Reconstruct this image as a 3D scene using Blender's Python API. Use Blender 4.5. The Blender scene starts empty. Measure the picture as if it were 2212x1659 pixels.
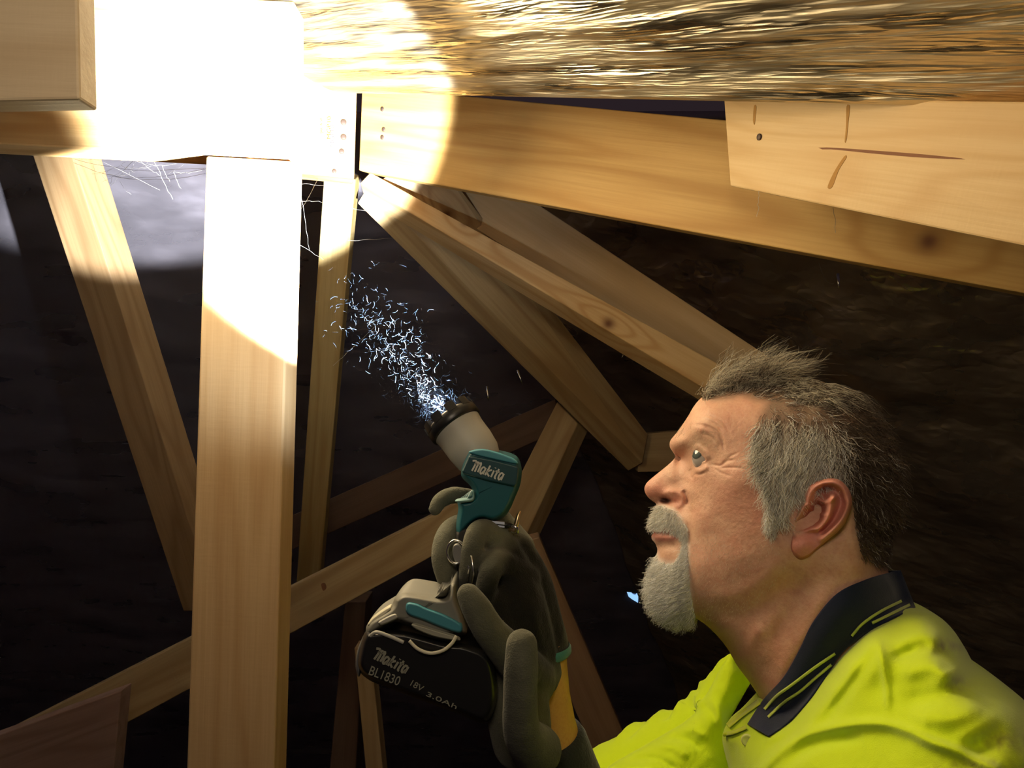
import bpy, bmesh, math, random
import numpy as np
from mathutils import Vector, Matrix, Euler
C = bpy.context.scene.collection
RNG = np.random.RandomState(7)
random.seed(7)
# ---------------------------------------------------------------- camera, world, lights, exposure
F = 1700.0; CX, CY = 1106.0, 829.5
CAMZ = 1.5; PITCH = math.radians(4.5)
CP, SP = math.cos(PITCH), math.sin(PITCH)
scene = bpy.context.scene
cam_d = bpy.data.cameras.new('camera'); cam = bpy.data.objects.new('camera', cam_d); C.objects.link(cam)
cam_d.sensor_width = 36.0; cam_d.lens = 36.0*F/2212.0; cam_d.clip_start = 0.02
cam.location = (0, 0, CAMZ); cam.rotation_euler = (math.pi/2+PITCH, 0, 0)
scene.camera = cam
scene.view_settings.view_transform = 'Standard'; scene.view_settings.look = 'None'
scene.view_settings.exposure = 0.0; scene.view_settings.gamma = 1.0
scene.view_settings.use_curve_mapping = False
scene.cycles.max_bounces = 10; scene.cycles.diffuse_bounces = 5; scene.cycles.glossy_bounces = 5
scene.cycles.sample_clamp_indirect = 4.0
w = bpy.data.worlds.new('attic_dark'); scene.world = w; w.use_nodes = True
w.node_tree.nodes['Background'].inputs[0].default_value = (0.040, 0.026, 0.032, 1)
w.node_tree.nodes['Background'].inputs[1].default_value = 0.5

def cam2w(v):
    v = np.asarray(v, float); x, y, z = v[..., 0], v[..., 1], v[..., 2]
    return np.stack([x, y*CP - z*SP, y*SP + z*CP + CAMZ], -1)
def rayc(px, py):
    px = np.asarray(px, float); py = np.asarray(py, float)
    return np.stack([(px-CX)/F, np.ones_like(px), (CY-py)/F], -1)
def P(px, py, d):                       # pixel + depth along the view axis -> world point
    return cam2w(rayc(px, py)*np.asarray(d, float)[..., None])
def V(px, py, d): return Vector(P(px, py, d))
def dirw(v):                            # camera-space direction -> world
    x, y, z = v; return Vector((x, y*CP - z*SP, y*SP + z*CP))

def add_light(name, kind, loc, energy, color, target=None, **kw):
    l = bpy.data.lights.new(name, kind); l.energy = energy; l.color = color
    for k, v in kw.items(): setattr(l, k, v)
    o = bpy.data.objects.new(name, l); C.objects.link(o); o.location = loc
    if target is not None: o.rotation_euler = (Vector(target)-Vector(loc)).to_track_quat('-Z', 'Y').to_euler()
    return o
# the torch beam leaves the bezel of the cordless torch and hits the ridge junction
BEAM0 = V(972, 905, 0.668); BEAM1 = V(501, 211, 1.103)
add_light('torch_beam', 'SPOT', BEAM0, 680, (0.94, 0.98, 1.0), BEAM1, spot_size=math.radians(54.5), spot_blend=0.16, shadow_soft_size=0.012)
add_light('torch_spill', 'SPOT', BEAM0, 7, (0.8, 0.9, 1.0), BEAM1, spot_size=math.radians(112), spot_blend=0.6, shadow_soft_size=0.015)
# added fill lamp standing in for bounce off the hot patch of pale timber
add_light('ridge_bounce_fill', 'AREA', V(560, 300, 0.80), 3.6, (1.0, 0.82, 0.52), V(1500, 950, 0.6), size=0.42, shape='DISK')
# dim fill lamp added above the camera; no real source stands there
add_light('camera_fill', 'AREA', (-0.04, -0.10, CAMZ+0.26), 1.45, (1.0, 0.82, 0.60), V(1050, 500, 1.0), size=0.18, shape='DISK')

# ---------------------------------------------------------------- tagging
def tag(o, label=None, cat=None, group=None, kind=None):
    if label: o['label'] = label
    if cat: o['category'] = cat
    if group: o['group'] = group
    if kind: o['kind'] = kind
    return o
def mkobj(name, verts, faces, mat, parent=None, smooth=True, colors=None):
    me = bpy.data.meshes.new(name)
    verts = np.asarray(verts, float)
    me.from_pydata(verts.tolist(), [], [tuple(int(i) for i in f) for f in faces])
    if smooth: me.polygons.foreach_set('use_smooth', [True]*len(me.polygons))
    if colors is not None:
        a = me.color_attributes.new('Col', 'FLOAT_COLOR', 'POINT')
        c = np.ones((len(verts), 4)); c[:, :3] = colors
        a.data.foreach_set('color', c.ravel())
    me.update()
    o = bpy.data.objects.new(name, me); C.objects.link(o)
    if mat: me.materials.append(mat)
    if parent:
        bpy.context.view_layer.update()
        o.parent = parent; o.matrix_parent_inverse = parent.matrix_world.inverted()
    return o
def empty(name, loc):
    o = bpy.data.objects.new(name, None); C.objects.link(o); o.location = loc; o.empty_display_size = .05
    return o

# ---------------------------------------------------------------- materials
class NT:
    def __init__(s, name):
        s.m = bpy.data.materials.new(name); s.m.use_nodes = True
        s.t = s.m.node_tree; s.b = s.t.nodes['Principled BSDF']
    def n(s, typ, **kw):
        nd = s.t.nodes.new(typ)
        for k, v in kw.items():
            if k.startswith('i_'): nd.inputs[k[2:].replace('_', ' ')].default_value = v
            else: setattr(nd, k, v)
        return nd
    def l(s, a, b): s.t.links.new(a, b)
    def math(s, op, a, b=None, clamp=False):
        nd = s.t.nodes.new('ShaderNodeMath'); nd.operation = op; nd.use_clamp = clamp
        for i, v in enumerate((a, b)):
            if v is None: continue
            if isinstance(v, (int, float)): nd.inputs[i].default_value = v
            else: s.l(v, nd.inputs[i])
        return nd.outputs[0]
    def mix(s, fac, a, b, mode='MIX'):
        nd = s.t.nodes.new('ShaderNodeMix'); nd.data_type = 'RGBA'; nd.blend_type = mode
        for sock, v in ((nd.inputs[0], fac), (nd.inputs[6], a), (nd.inputs[7], b)):
            if isinstance(v, (int, float)): sock.default_value = v
            elif isinstance(v, tuple): sock.default_value = (*v, 1) if len(v) == 3 else v
            else: s.l(v, sock)
        return nd.outputs[2]
    def ramp(s, fac, stops):
        nd = s.t.nodes.new('ShaderNodeValToRGB'); s.l(fac, nd.inputs[0])
        e = nd.color_ramp.elements
        while len(e) < len(stops): e.new(0.5)
        for i, (p, c) in enumerate(stops):
            e[i].position = p; e[i].color = (*c, 1) if isinstance(c, tuple) else (c, c, c, 1)
        return nd.outputs[0]
    def noise(s, vec, scale, detail=3, rough=.5, dist=0):
        nd = s.n('ShaderNodeTexNoise'); nd.inputs['Scale'].default_value = scale
        nd.inputs['Detail'].default_value = detail; nd.inputs['Roughness'].default_value = rough
        nd.inputs['Distortion'].default_value = dist
        if vec is not None: s.l(vec, nd.inputs['Vector'])
        return nd.outputs['Fac']
    def mapping(s, vec, scale=(1, 1, 1), loc=(0, 0, 0), rot=(0, 0, 0)):
        nd = s.n('ShaderNodeMapping'); s.l(vec, nd.inputs[0])
        nd.inputs['Scale'].default_value = scale; nd.inputs['Location'].default_value = loc; nd.inputs['Rotation'].default_value = rot
        return nd.outputs[0]
    def bump(s, h, strength=.3, dist=.001, prev=None):
        nd = s.n('ShaderNodeBump'); nd.inputs['Strength'].default_value = strength; nd.inputs['Distance'].default_value = dist
        s.l(h, nd.inputs['Height'])
        if prev is not None: s.l(prev, nd.inputs['Normal'])
        return nd.outputs[0]
def simple(name, col, rough=.5, metal=0, **kw):
    n = NT(name); n.b.inputs['Base Color'].default_value = (*col, 1)
    n.b.inputs['Roughness'].default_value = rough; n.b.inputs['Metallic'].default_value = metal
    for k, v in kw.items(): n.b.inputs[k.replace('_', ' ')].default_value = v
    return n.m
def pine(name, seed=0, light=(.70, .46, .20), dark=(.50, .27, .09), knots=(), rings=9.0, contrast=.75, rough=.55):
    """knots: (x along board from its centre, z across, radius) in metres, board coordinates"""
    n = NT(name); tc = n.n('ShaderNodeTexCoord').outputs['Object']
    base = n.mapping(tc, scale=(.9, 9, 9), loc=(seed*3.7, seed*1.3, seed*.7))
    r = n.noise(base, 1.2, 2, .45)
    dk = None
    sep = n.n('ShaderNodeSeparateXYZ'); n.l(tc, sep.inputs[0])
    for (kx, kz, kr) in knots:
        dx = n.math('MULTIPLY', n.math('SUBTRACT', sep.outputs[0], kx), .45)
        dz = n.math('SUBTRACT', sep.outputs[2], kz)
        d2 = n.math('ADD', n.math('MULTIPLY', dx, dx), n.math('MULTIPLY', dz, dz))
        g = n.math('POWER', 2.718, n.math('MULTIPLY', d2, -1/(2*(kr*1.6)**2)))
        r = n.math('ADD', r, n.math('MULTIPLY', g, .30))
        dx2 = n.math('SUBTRACT', sep.outputs[0], kx)
        c2 = n.math('ADD', n.math('MULTIPLY', dx2, dx2), n.math('MULTIPLY', dz, dz))
        core = n.math('POWER', 2.718, n.math('MULTIPLY', c2, -1/(2*(kr*.55)**2)))
        dk = core if dk is None else n.math('MAXIMUM', dk, core)
    s = n.math('SINE', n.math('MULTIPLY', r, rings*6.28))
    s = n.math('POWER', n.math('MULTIPLY', n.math('ADD', s, 1.0), .5), 2.2)
    fib = n.noise(n.mapping(tc, scale=(5, 240, 240)), 1.0, 3, .6)
    blotch = n.noise(n.mapping(tc, scale=(3, 14, 14), loc=(seed, 0, 0)), 1.0, 3)
    col = n.mix(n.math('MULTIPLY', s, contrast), light, dark)
    col = n.mix(n.ramp(fib, [(.35, 0.0), (.7, 1.0)]), col, n.mix(.42, col, dark))
    col = n.mix(n.ramp(blotch, [(.40, 0.0), (.72, .6)]), col, n.mix(.5, col, (light[0]*.72, light[1]*.62, light[2]*.5)))
    if dk is not None: col = n.mix(dk, col, (.13, .05, .018))
    n.l(col, n.b.inputs['Base Color']); n.b.inputs['Roughness'].default_value = rough
    n.b.inputs['Specular IOR Level'].default_value = .3
    saw = n.noise(n.mapping(tc, scale=(240, 60, 40)), 1.0, 2)
    h = n.math('ADD', n.math('MULTIPLY', fib, .6), n.math('ADD', n.math('MULTIPLY', s, .25), n.math('MULTIPLY', saw, .35)))
    n.l(n.bump(h, .45, .0009), n.b.inputs['Normal'])
    return n.m
def foil(name, col=(.78, .78, .80), rough=.22, scale=(1, 1, 1), rot=(0, 0, 0), strength=.6, dist=.006, fine=1.0, loc=(0, 0, 0), metal=1.0, vor=7.0):
    n = NT(name); tc = n.n('ShaderNodeTexCoord').outputs['Object']
    v = n.mapping(tc, scale=scale, rot=rot, loc=loc)
    w1 = n.n('ShaderNodeTexNoise'); w1.inputs['Scale'].default_value = 2.5; w1.inputs['Detail'].default_value = 3; n.l(v, w1.inputs['Vector'])
    add = n.n('ShaderNodeVectorMath', operation='MULTIPLY_ADD'); n.l(w1.outputs['Color'], add.inputs[0])
    add.inputs[1].default_value = (.35, .35, .35); n.l(v, add.inputs[2])
    vo = n.n('ShaderNodeTexVoronoi', feature='F1'); vo.inputs['Scale'].default_value = vor; n.l(add.outputs[0], vo.inputs['Vector'])
    vo2 = n.n('ShaderNodeTexVoronoi', feature='F1'); vo2.inputs['Scale'].default_value = vor*3.6; n.l(add.outputs[0], vo2.inputs['Vector'])
    big = n.noise(v, 2.2, 4, .6)
    big = n.math('ABSOLUTE', n.math('SUBTRACT', big, .5))
    h = n.math('ADD', n.math('MULTIPLY', vo.outputs['Distance'], .5), n.math('ADD', n.math('MULTIPLY', vo2.outputs['Distance'], .16*fine), n.math('MULTIPLY', big, 2.2)))
    n.l(n.bump(h, strength, dist), n.b.inputs['Normal'])
    n.b.inputs['Base Color'].default_value = (*col, 1); n.b.inputs['Metallic'].default_value = metal
    rr = n.ramp(n.noise(v, 5, 3), [(.35, rough*.6), (.65, rough*1.5)])
    n.l(rr, n.b.inputs['Roughness'])
    return n.m

# ---------------------------------------------------------------- timber builder
def board(name, label, A, B, dA, dB, mat, thick=.035, ext=None, bev=.0018, cat='beam', group=None):
    """A, B: ((px,py) upper, (px,py) lower) corners of the near face at its two ends; depth may be a pair"""
    def dd(d): return d if isinstance(d, tuple) else (d, d)
    a1, a2 = V(*A[0], dd(dA)[0]), V(*A[1], dd(dA)[1]); b1, b2 = V(*B[0], dd(dB)[0]), V(*B[1], dd(dB)[1])
    X = ((b1+b2)-(a1+a2)).normalized()
    Zr = ((a1-a2).normalized()+(b1-b2).normalized())
    Y = Zr.cross(X).normalized(); Z = X.cross(Y).normalized()
    mid = (a1+a2+b1+b2)/4
    if Y.dot(mid-cam.location) < 0:
        Y = -Y; X = -X      # keep right-handed, Y away from the camera
    e = dirw(ext) if ext is not None else Y*thick
    M = Matrix((X, Y, Z)).transposed().to_4x4(); M.translation = mid
    Mi = M.inverted()
    pts = [Mi @ p for p in (a1, a2, b2, b1, a1+e, a2+e, b2+e, b1+e)]
    bm = bmesh.new(); vs = [bm.verts.new(p) for p in pts]
    for f in ((0, 1, 2, 3), (7, 6, 5, 4), (0, 3, 7, 4), (1, 5, 6, 2), (0, 4, 5, 1), (3, 2, 6, 7)): bm.faces.new([vs[i] for i in f])
    bmesh.ops.recalc_face_normals(bm, faces=bm.faces)
    bmesh.ops.bevel(bm, geom=list(bm.edges), offset=bev, segments=2, affect='EDGES', profile=.5)
    me = bpy.data.meshes.new(name); bm.to_mesh(me); bm.free(); me.materials.append(mat)
    o = bpy.data.objects.new(name, me); C.objects.link(o); o.matrix_world = M
    tag(o, label, cat, group)
    return o
def tube(name, pts, r, mat, parent=None, seg=8, label=None, cat=None, smooth=0):
    pts = [Vector(p) for p in pts]; vs = []; fs = []
    rr = list(r) if isinstance(r, (list, tuple)) else [r]*len(pts)
    if smooth and len(pts) > 2:
        A = [list(p)+[q] for p, q in zip(pts, rr)]; A = np.array(A); o_ = []; m = len(A)
        for i in range(m-1):
            p0, p1, p2, p3 = A[max(i-1, 0)], A[i], A[i+1], A[min(i+2, m-1)]
            for t in np.linspace(0, 1, smooth, endpoint=False):
                o_.append(.5*((2*p1)+(-p0+p2)*t+(2*p0-5*p1+4*p2-p3)*t*t+(-p0+3*p1-3*p2+p3)*t**3))
        o_.append(A[-1]); pts = [Vector(q[:3]) for q in o_]; rr = [q[3] for q in o_]
    up = Vector((0, 0, 1)); n0 = None
    for i, p in enumerate(pts):
        t = (pts[min(i+1, len(pts)-1)]-pts[max(i-1, 0)]).normalized()
        if n0 is None: n0 = t.cross(up if abs(t.z) < .9 else Vector((1, 0, 0))).normalized()
        n0 = (n0 - t*n0.dot(t)).normalized(); b = t.cross(n0)
        for k in range(seg):
            a = 2*math.pi*k/seg; vs.append(p+(n0*math.cos(a)+b*math.sin(a))*rr[i])
    for i in range(len(pts)-1):
        for k in range(seg):
            k2 = (k+1) % seg; fs.append((i*seg+k, i*seg+k2, (i+1)*seg+k2, (i+1)*seg+k))
    fs.append(tuple(range(seg))[::-1]); fs.append(tuple((len(pts)-1)*seg+k for k in range(seg)))
    o = mkobj(name, [tuple(v) for v in vs], fs, mat, parent)
    if label: tag(o, label, cat)
    return o
def lathe(name, base, axis, prof, mat, parent=None, seg=48, close=True):
    axis = Vector(axis).normalized(); base = Vector(base)
    u = axis.cross(Vector((0, 0, 1))).normalized(); v = axis.cross(u)
    vs = []; fs = []
    for (h, r) in prof:
        for k in range(seg):
            a = 2*math.pi*k/seg; vs.append(tuple(base+axis*h+(u*math.cos(a)+v*math.sin(a))*r))
    n = len(prof)
    for i in range(n-1):
        for k in range(seg):
            k2 = (k+1) % seg; fs.append((i*seg+k, i*seg+k2, (i+1)*seg+k2, (i+1)*seg+k))
    if close: fs.append(tuple(range(seg))[::-1]); fs.append(tuple((n-1)*seg+k for k in range(seg)))
    o = mkobj(name, vs, fs, mat, parent)
    return o
# smooth numpy value noise
_tab = RNG.rand(64, 64)
def vnoise(x, y, seed=0):
    x = x+seed*17.13; y = y+seed*9.71
    xi = np.floor(x).astype(int); yi = np.floor(y).astype(int); fx = x-xi; fy = y-yi
    fx = fx*fx*(3-2*fx); fy = fy*fy*(3-2*fy)
    g = lambda a, b: _tab[a % 64, b % 64]
    return (g(xi, yi)*(1-fx)+g(xi+1, yi)*fx)*(1-fy)+(g(xi, yi+1)*(1-fx)+g(xi+1, yi+1)*fx)*fy
def fbm(x, y, o=4, seed=0, gain=.5):
    s = 0; a = 1
    for i in range(o): s = s+a*(vnoise(x*2**i, y*2**i, seed+i)-.5); a *= gain
    return s
# ---------------------------------------------------------------- the roof: sarking foil on three sides
def sheet(name, corners, nu, nv, mat, disp, kind='structure'):
    """corners: four world points c00,c10,c11,c01; disp(u,v)->metres along the normal; local frame at c00"""
    c = [np.array(p) for p in corners]
    X = Vector(c[1]-c[0]).normalized(); Nn = X.cross(Vector(c[3]-c[0])).normalized(); Y = Nn.cross(X)
    M = Matrix((X, Y, Nn)).transposed().to_4x4(); M.translation = Vector(c[0])
    u, v = np.meshgrid(np.linspace(0, 1, nu), np.linspace(0, 1, nv))
    u = u.ravel()[:, None]; v = v.ravel()[:, None]
    p = c[0]*(1-u)*(1-v)+c[1]*u*(1-v)+c[2]*u*v+c[3]*(1-u)*v
    Mi = np.array(M.inverted()); pl = p@Mi[:3, :3].T+Mi[:3, 3]
    pl[:, 2] += disp(pl[:, 0], pl[:, 1])
    fs = [(j*nu+i, j*nu+i+1, (j+1)*nu+i+1, (j+1)*nu+i) for j in range(nv-1) for i in range(nu-1)]
    o = mkobj(name, pl, fs, mat); o.matrix_world = M
    so = o.modifiers.new('Solidify', 'SOLIDIFY'); so.thickness = .0012; so.offset = -1
    tag(o, kind=kind); return o

# near roof plane over the camera: through the top of the hip rafter
hA = P(700, 200, 1.36); hB = P(2212, 232, .60); hC = P(1106, -20, .80)
def plane_pt(px, py):
    n_ = np.cross(hB-hA, hC-hA); r_ = P(px, py, 1.0)-np.array(cam.location)
    t_ = np.dot(n_, hA-np.array(cam.location))/np.dot(n_, r_); return np.array(cam.location)+r_*t_
e1 = (hB-hA)/np.linalg.norm(hB-hA); nC = np.cross(hB-hA, hC-hA); nC = nC/np.linalg.norm(nC); e2 = np.cross(nC, e1)
if np.dot(e2, hC-hA) < 0: e2 = -e2
def cdisp(x, y):
    s = .006*np.abs(fbm(x*2+fbm(x*3, y*4, 2, 5)*.6, y*16, 4, 1))+.012*fbm(x*1.8, y*4.5, 3, 9)+.004*fbm(x*7, y*50, 3, 3)
    k = np.clip((y-.0)/.05, 0, 1)
    return s*k
M_foilc = foil('crinkled_sarking_foil', (.90, .79, .58), rough=.40, scale=(1.0, 11.0, 1), strength=.60, dist=.010, vor=6.5, fine=1.6)  # silver foil; golden light off the timber is tinted into its base colour
c0 = hA-e1*1.7; c1 = hB+e1*.9
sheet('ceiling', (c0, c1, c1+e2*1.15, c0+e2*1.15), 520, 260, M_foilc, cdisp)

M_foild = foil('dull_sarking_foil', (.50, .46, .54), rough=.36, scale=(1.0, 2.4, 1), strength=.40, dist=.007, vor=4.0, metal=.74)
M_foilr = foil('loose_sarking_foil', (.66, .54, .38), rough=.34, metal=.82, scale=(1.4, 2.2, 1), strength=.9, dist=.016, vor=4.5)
# far roof slope behind the left hand timbers
w00 = P(-900, 240, 1.75); w10 = P(2600, 240, 1.75)
dn = np.array([0, .80, -.98])*2.0
def wd(x, y): return .020*fbm(x*1.5, y*3.2, 4, 2)+.006*fbm(x*5, y*18, 3, 4)
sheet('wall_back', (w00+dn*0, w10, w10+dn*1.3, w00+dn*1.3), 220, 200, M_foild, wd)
# roof slope behind the right hand rafters
r00 = P(1010, 330, 1.86); r10 = P(2900, 560, 1.15)
dn2 = np.array([.35, .55, -.80])*2.3
def rd(x, y): return .035*np.abs(fbm(x*2.2, y*3.0, 4, 6))+.02*fbm(x*4, y*7, 3, 8)
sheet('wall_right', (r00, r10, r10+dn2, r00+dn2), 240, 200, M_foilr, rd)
M_floor = simple('ceiling_lining_dust', (.035, .03, .028), .95)
fl = mkobj('floor', [(-4, -2, 0), (4, -2, 0), (4, 7, 0), (-4, 7, 0), (-4, -2, -.02), (4, -2, -.02), (4, 7, -.02), (-4, 7, -.02)],
           [(0, 1, 2, 3), (7, 6, 5, 4), (0, 4, 5, 1), (1, 5, 6, 2), (2, 6, 7, 3), (3, 7, 4, 0)], M_floor, smooth=False)
tag(fl, kind='structure')

# ---------------------------------------------------------------- timbers
Wd = pine('pine_post', 1, light=(.69, .48, .26), dark=(.52, .31, .14), contrast=.55, knots=((.36, .006, .010),), rings=8)
W_hip = pine('pine_hip', 2, light=(.66, .42, .15), dark=(.46, .25, .07), knots=((.40, -.035, .016),), rings=7)
W_fresh = pine('pine_fresh', 3, light=(.72, .52, .27), dark=(.58, .36, .15), rings=13, contrast=.50)
W_r1 = pine('pine_jack', 4, light=(.56, .42, .22), dark=(.36, .23, .10), knots=((-.28, .01, .012),), rings=8)
W_r2 = pine('pine_rafter', 5, light=(.66, .47, .24), dark=(.47, .27, .10), knots=((.00, -.01, .013), (-.30, .02, .010)), rings=7)
W_dim = pine('pine_brown', 6, light=(.47, .35, .19), dark=(.31, .20, .09), rings=7)  # browner pine for the braces, block and leaning stud
W_dark = pine('pine_dark', 7, light=(.13, .08, .055), dark=(.08, .045, .03), rings=6)  # pine darkened: the dim light on far brace and low stud is in its colour

# vertical post, near face 90 mm wide, standing on the ceiling joists
post_top = ((445, 318), (628, 345)); 
def hit(o, px, py):
    bpy.context.view_layer.update(); Mi = o.matrix_world.inverted(); a = Mi@cam.location; b = Mi@V(px, py, 1.0); d = (b-a).normalized()
    ok, loc, nor, _ = o.ray_cast(a, d)
    if not ok: return np.array(V(px, py, 1.0)), np.array([0, -1., 0])
    return np.array(o.matrix_world@loc), np.array(o.matrix_world.to_3x3()@nor)
def vboard(name, label, xl_t, xr_t, yt, xl_b, xr_b, yb, d, mat, thick, bev=.002, cat='post', dbot=None):
    """near face given left/right at a top and bottom row"""
    return board(name, label, ((xl_t, yt[0]), (xr_t, yt[1])), ((xl_b, yb), (xr_b, yb)), d, dbot or d, mat, thick, bev=bev, cat=cat)
def ground(o):
    bpy.context.view_layer.update(); M = o.matrix_world; ax_ = M.to_3x3().col[0].normalized(); ax_ = ax_ if ax_.z < 0 else -ax_; Mi = M.inverted(); z0 = min((M@v.co).z for v in o.data.vertices); zs = [(M@v.co).z for v in o.data.vertices]; zm = (min(zs)+max(zs))/2
    for v in o.data.vertices:
        p = M@v.co
        if p.z < zm: v.co = Mi@(p+ax_*((z0-.001)/max(abs(ax_.z), .2)))
post = vboard('roof_post', 'pale pine post in front, brightly lit at its top, standing under the ridge', 445, 628, (336, 347), 397, 599, 1659, .80, Wd, .045)
ground(post)

# ridge boards under the hot spot
board('ridge_board', 'overexposed pale ridge board carried by the front post', ((-300, -40), (-300, 296)), ((634, 0), (634, 344)), .80, .80, pine('pine_ridge', 8), .040)
beam_end = board('ridge_beam', 'short pale beam end with black grade stamps beside the dark joint gap', ((560, 120), (560, 366)), ((771, 190), (765, 386)), 1.30, 1.34, pine('pine_stamped', 9), .040)
board('barge_board', 'rough sawn tan board end in the top left corner', ((-420, -260), (-420, 226)), ((163, -200), (172, 214)), .50, .50, pine('pine_sawn', 10, light=(.88, .72, .50), dark=(.70, .52, .32), rings=5, contrast=.5), .022, cat='board')
# hip rafter and the fresh board laid over it
hip = board('hip_rafter', 'long golden hip rafter running right from the joint gap', ((782, 186), (775, 368)), ((2330, 330), (2330, 655)), 1.36, .76, W_hip, .038)
fresh = board('fresh_rafter', 'clean pale rafter end with a split lying over the golden hip rafter', ((1563, 212), (1577, 402)), ((2420, 222), (2420, 574)), (.87, .87), (.52, .52), W_fresh, .036)
# rafters fanning out below the joint
r1 = board('jack_rafter', 'greenish grey rafter, lowest of the three fanning right from the joint', ((935, 330), (795, 402)), ((1400, 938), (1388, 1000)), 1.38, 1.72, W_r1, ext=(-.026, .035, -.022))
r2 = board('common_rafter', 'knotty pink pine rafter, middle of the three fanning right from the joint', ((800, 372), (778, 395)), ((1900, 977), (1880, 1052)), 1.37, 1.28, W_r2, ext=(.0, .045, -.020))
r3 = board('backing_rafter', 'smooth brown rafter tucked behind the knotty rafter', ((900, 268), (880, 400)), ((1925, 945), (1890, 1040)), 1.46, 1.38, pine('pine_backing', 12, light=(.74, .56, .32), dark=(.56, .38, .18), rings=5, contrast=.5), .040)
board('ceiling_trimmer', 'short pine block between the lowest rafter and the man\'s nose', ((1378, 938), (1378, 1020)), ((1900, 900), (1900, 1010)), 1.74, 1.74, W_dim, .040)
# left of the post
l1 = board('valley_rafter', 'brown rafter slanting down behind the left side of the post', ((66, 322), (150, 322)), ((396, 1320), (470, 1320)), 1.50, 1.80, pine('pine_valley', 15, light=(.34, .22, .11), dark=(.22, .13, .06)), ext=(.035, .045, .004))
p2 = vboard('back_stud', 'narrow stud seen between the front post and the dark foil', 700, 768, (378, 388), 640, 690, 1262, 1.42, pine('pine_stud', 13, light=(.58, .44, .20), dark=(.42, .28, .10)), .040, dbot=1.85)
# braces low down
b1 = board('ceiling_brace', 'long diagonal brace crossing behind the front post', ((-260, 1720), (-180, 1810)), ((1010, 1075), (1010, 1160)), 1.55, 1.62, W_dim, .040)
b2 = board('short_strut', 'short strut rising behind the torch to the lowest rafter', ((1203, 868), (1248, 915)), ((1040, 1190), (1105, 1225)), 1.70, 1.70, W_dim, ext=(.028, .035, -.012), cat='strut')
b3 = board('far_brace', 'dim brown brace behind the torch head', ((480, 1180), (490, 1250)), ((1200, 862), (1210, 930)), 1.98, 1.80, W_dark, .040)
s1 = vboard('lower_stud', 'dim reddish stud left of the battery pack', 745, 790, (1300, 1300), 690, 770, 1800, 1.75, W_dark, .09)
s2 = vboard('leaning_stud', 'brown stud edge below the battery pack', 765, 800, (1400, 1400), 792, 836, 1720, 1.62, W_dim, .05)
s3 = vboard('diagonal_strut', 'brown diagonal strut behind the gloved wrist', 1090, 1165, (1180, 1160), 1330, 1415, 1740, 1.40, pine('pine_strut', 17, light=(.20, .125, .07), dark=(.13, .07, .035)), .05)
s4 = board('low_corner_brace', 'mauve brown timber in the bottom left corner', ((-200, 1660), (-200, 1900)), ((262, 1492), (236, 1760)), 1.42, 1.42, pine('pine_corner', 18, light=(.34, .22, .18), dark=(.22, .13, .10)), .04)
for o in (s1, s2, s3): ground(o)
# ================================================================ the man
HPX, HPY = 1680.0, 1080.0
HA = rayc(HPX, HPY); HA = HA/np.linalg.norm(HA)              # camera-space unit axis to the head: normal of his sagittal plane
D0 = .70
def HP(px, py, wv):
    """pixel + distance (m) on this side of the sagittal plane -> world"""
    r = rayc(px, py); t = (D0-np.asarray(wv))/(r@HA)
    return cam2w(r*t[..., None])
HAW = np.array(dirw(HA))
def mirror(p): # reflect world points across the sagittal plane
    d = (p-np.array(cam.location))@HAW-D0
    return p-2*d[:, None]*HAW

def resample(pts, n, closed=True):
    p = np.array(pts, float)
    if closed: p = np.vstack([p, p[:1]])
    # Catmull-Rom smoothing
    q = []
    m = len(p)-1
    for i in range(m):
        p0 = p[(i-1) % m] if closed else p[max(i-1, 0)]; p1 = p[i]; p2 = p[i+1]
        p3 = p[(i+2) % m] if closed else p[min(i+2, m)]
        if closed and i == m-1: p3 = p[1]
        t = np.linspace(0, 1, 12, endpoint=False)[:, None]
        q.append(.5*((2*p1)+(-p0+p2)*t+(2*p0-5*p1+4*p2-p3)*t**2+(-p0+3*p1-3*p2+p3)*t**3))
    q = np.vstack(q+[p[-1:]])
    s = np.r_[0, np.cumsum(np.linalg.norm(np.diff(q, axis=0), axis=1))]
    u = np.linspace(0, s[-1], n, endpoint=not closed)
    return np.stack([np.interp(u, s, q[:, 0]), np.interp(u, s, q[:, 1])], 1)
def dist_poly(x, y, pts):
    """distance to an open polyline and the parameter 0..1 along it"""
    p = np.array(pts, float); best = np.full(x.shape, 1e9); par = np.zeros(x.shape)
    L = np.r_[0, np.cumsum(np.linalg.norm(np.diff(p, axis=0), axis=1))]
    for i in range(len(p)-1):
        a, b = p[i], p[i+1]; ab = b-a; l2 = (ab**2).sum()+1e-9
        t = np.clip(((x-a[0])*ab[0]+(y-a[1])*ab[1])/l2, 0, 1)
        d = np.hypot(x-a[0]-t*ab[0], y-a[1]-t*ab[1]); m = d < best
        best = np.where(m, d, best); par = np.where(m, (L[i]+t*math.sqrt(l2))/L[-1], par)
    return best, par
def inside(x, y, poly):
    p = np.array(poly, float); r = np.zeros(x.shape, bool); j = len(p)-1
    for i in range(len(p)):
        c = ((p[i, 1] > y) != (p[j, 1] > y)) & (x < (p[j, 0]-p[i, 0])*(y-p[i, 1])/(p[j, 1]-p[i, 1]+1e-12)+p[i, 0])
        r ^= c; j = i
    return r
def sstep(a, b, x):
    t = np.clip((x-a)/(b-a), 0, 1); return t*t*(3-2*t)
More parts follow.
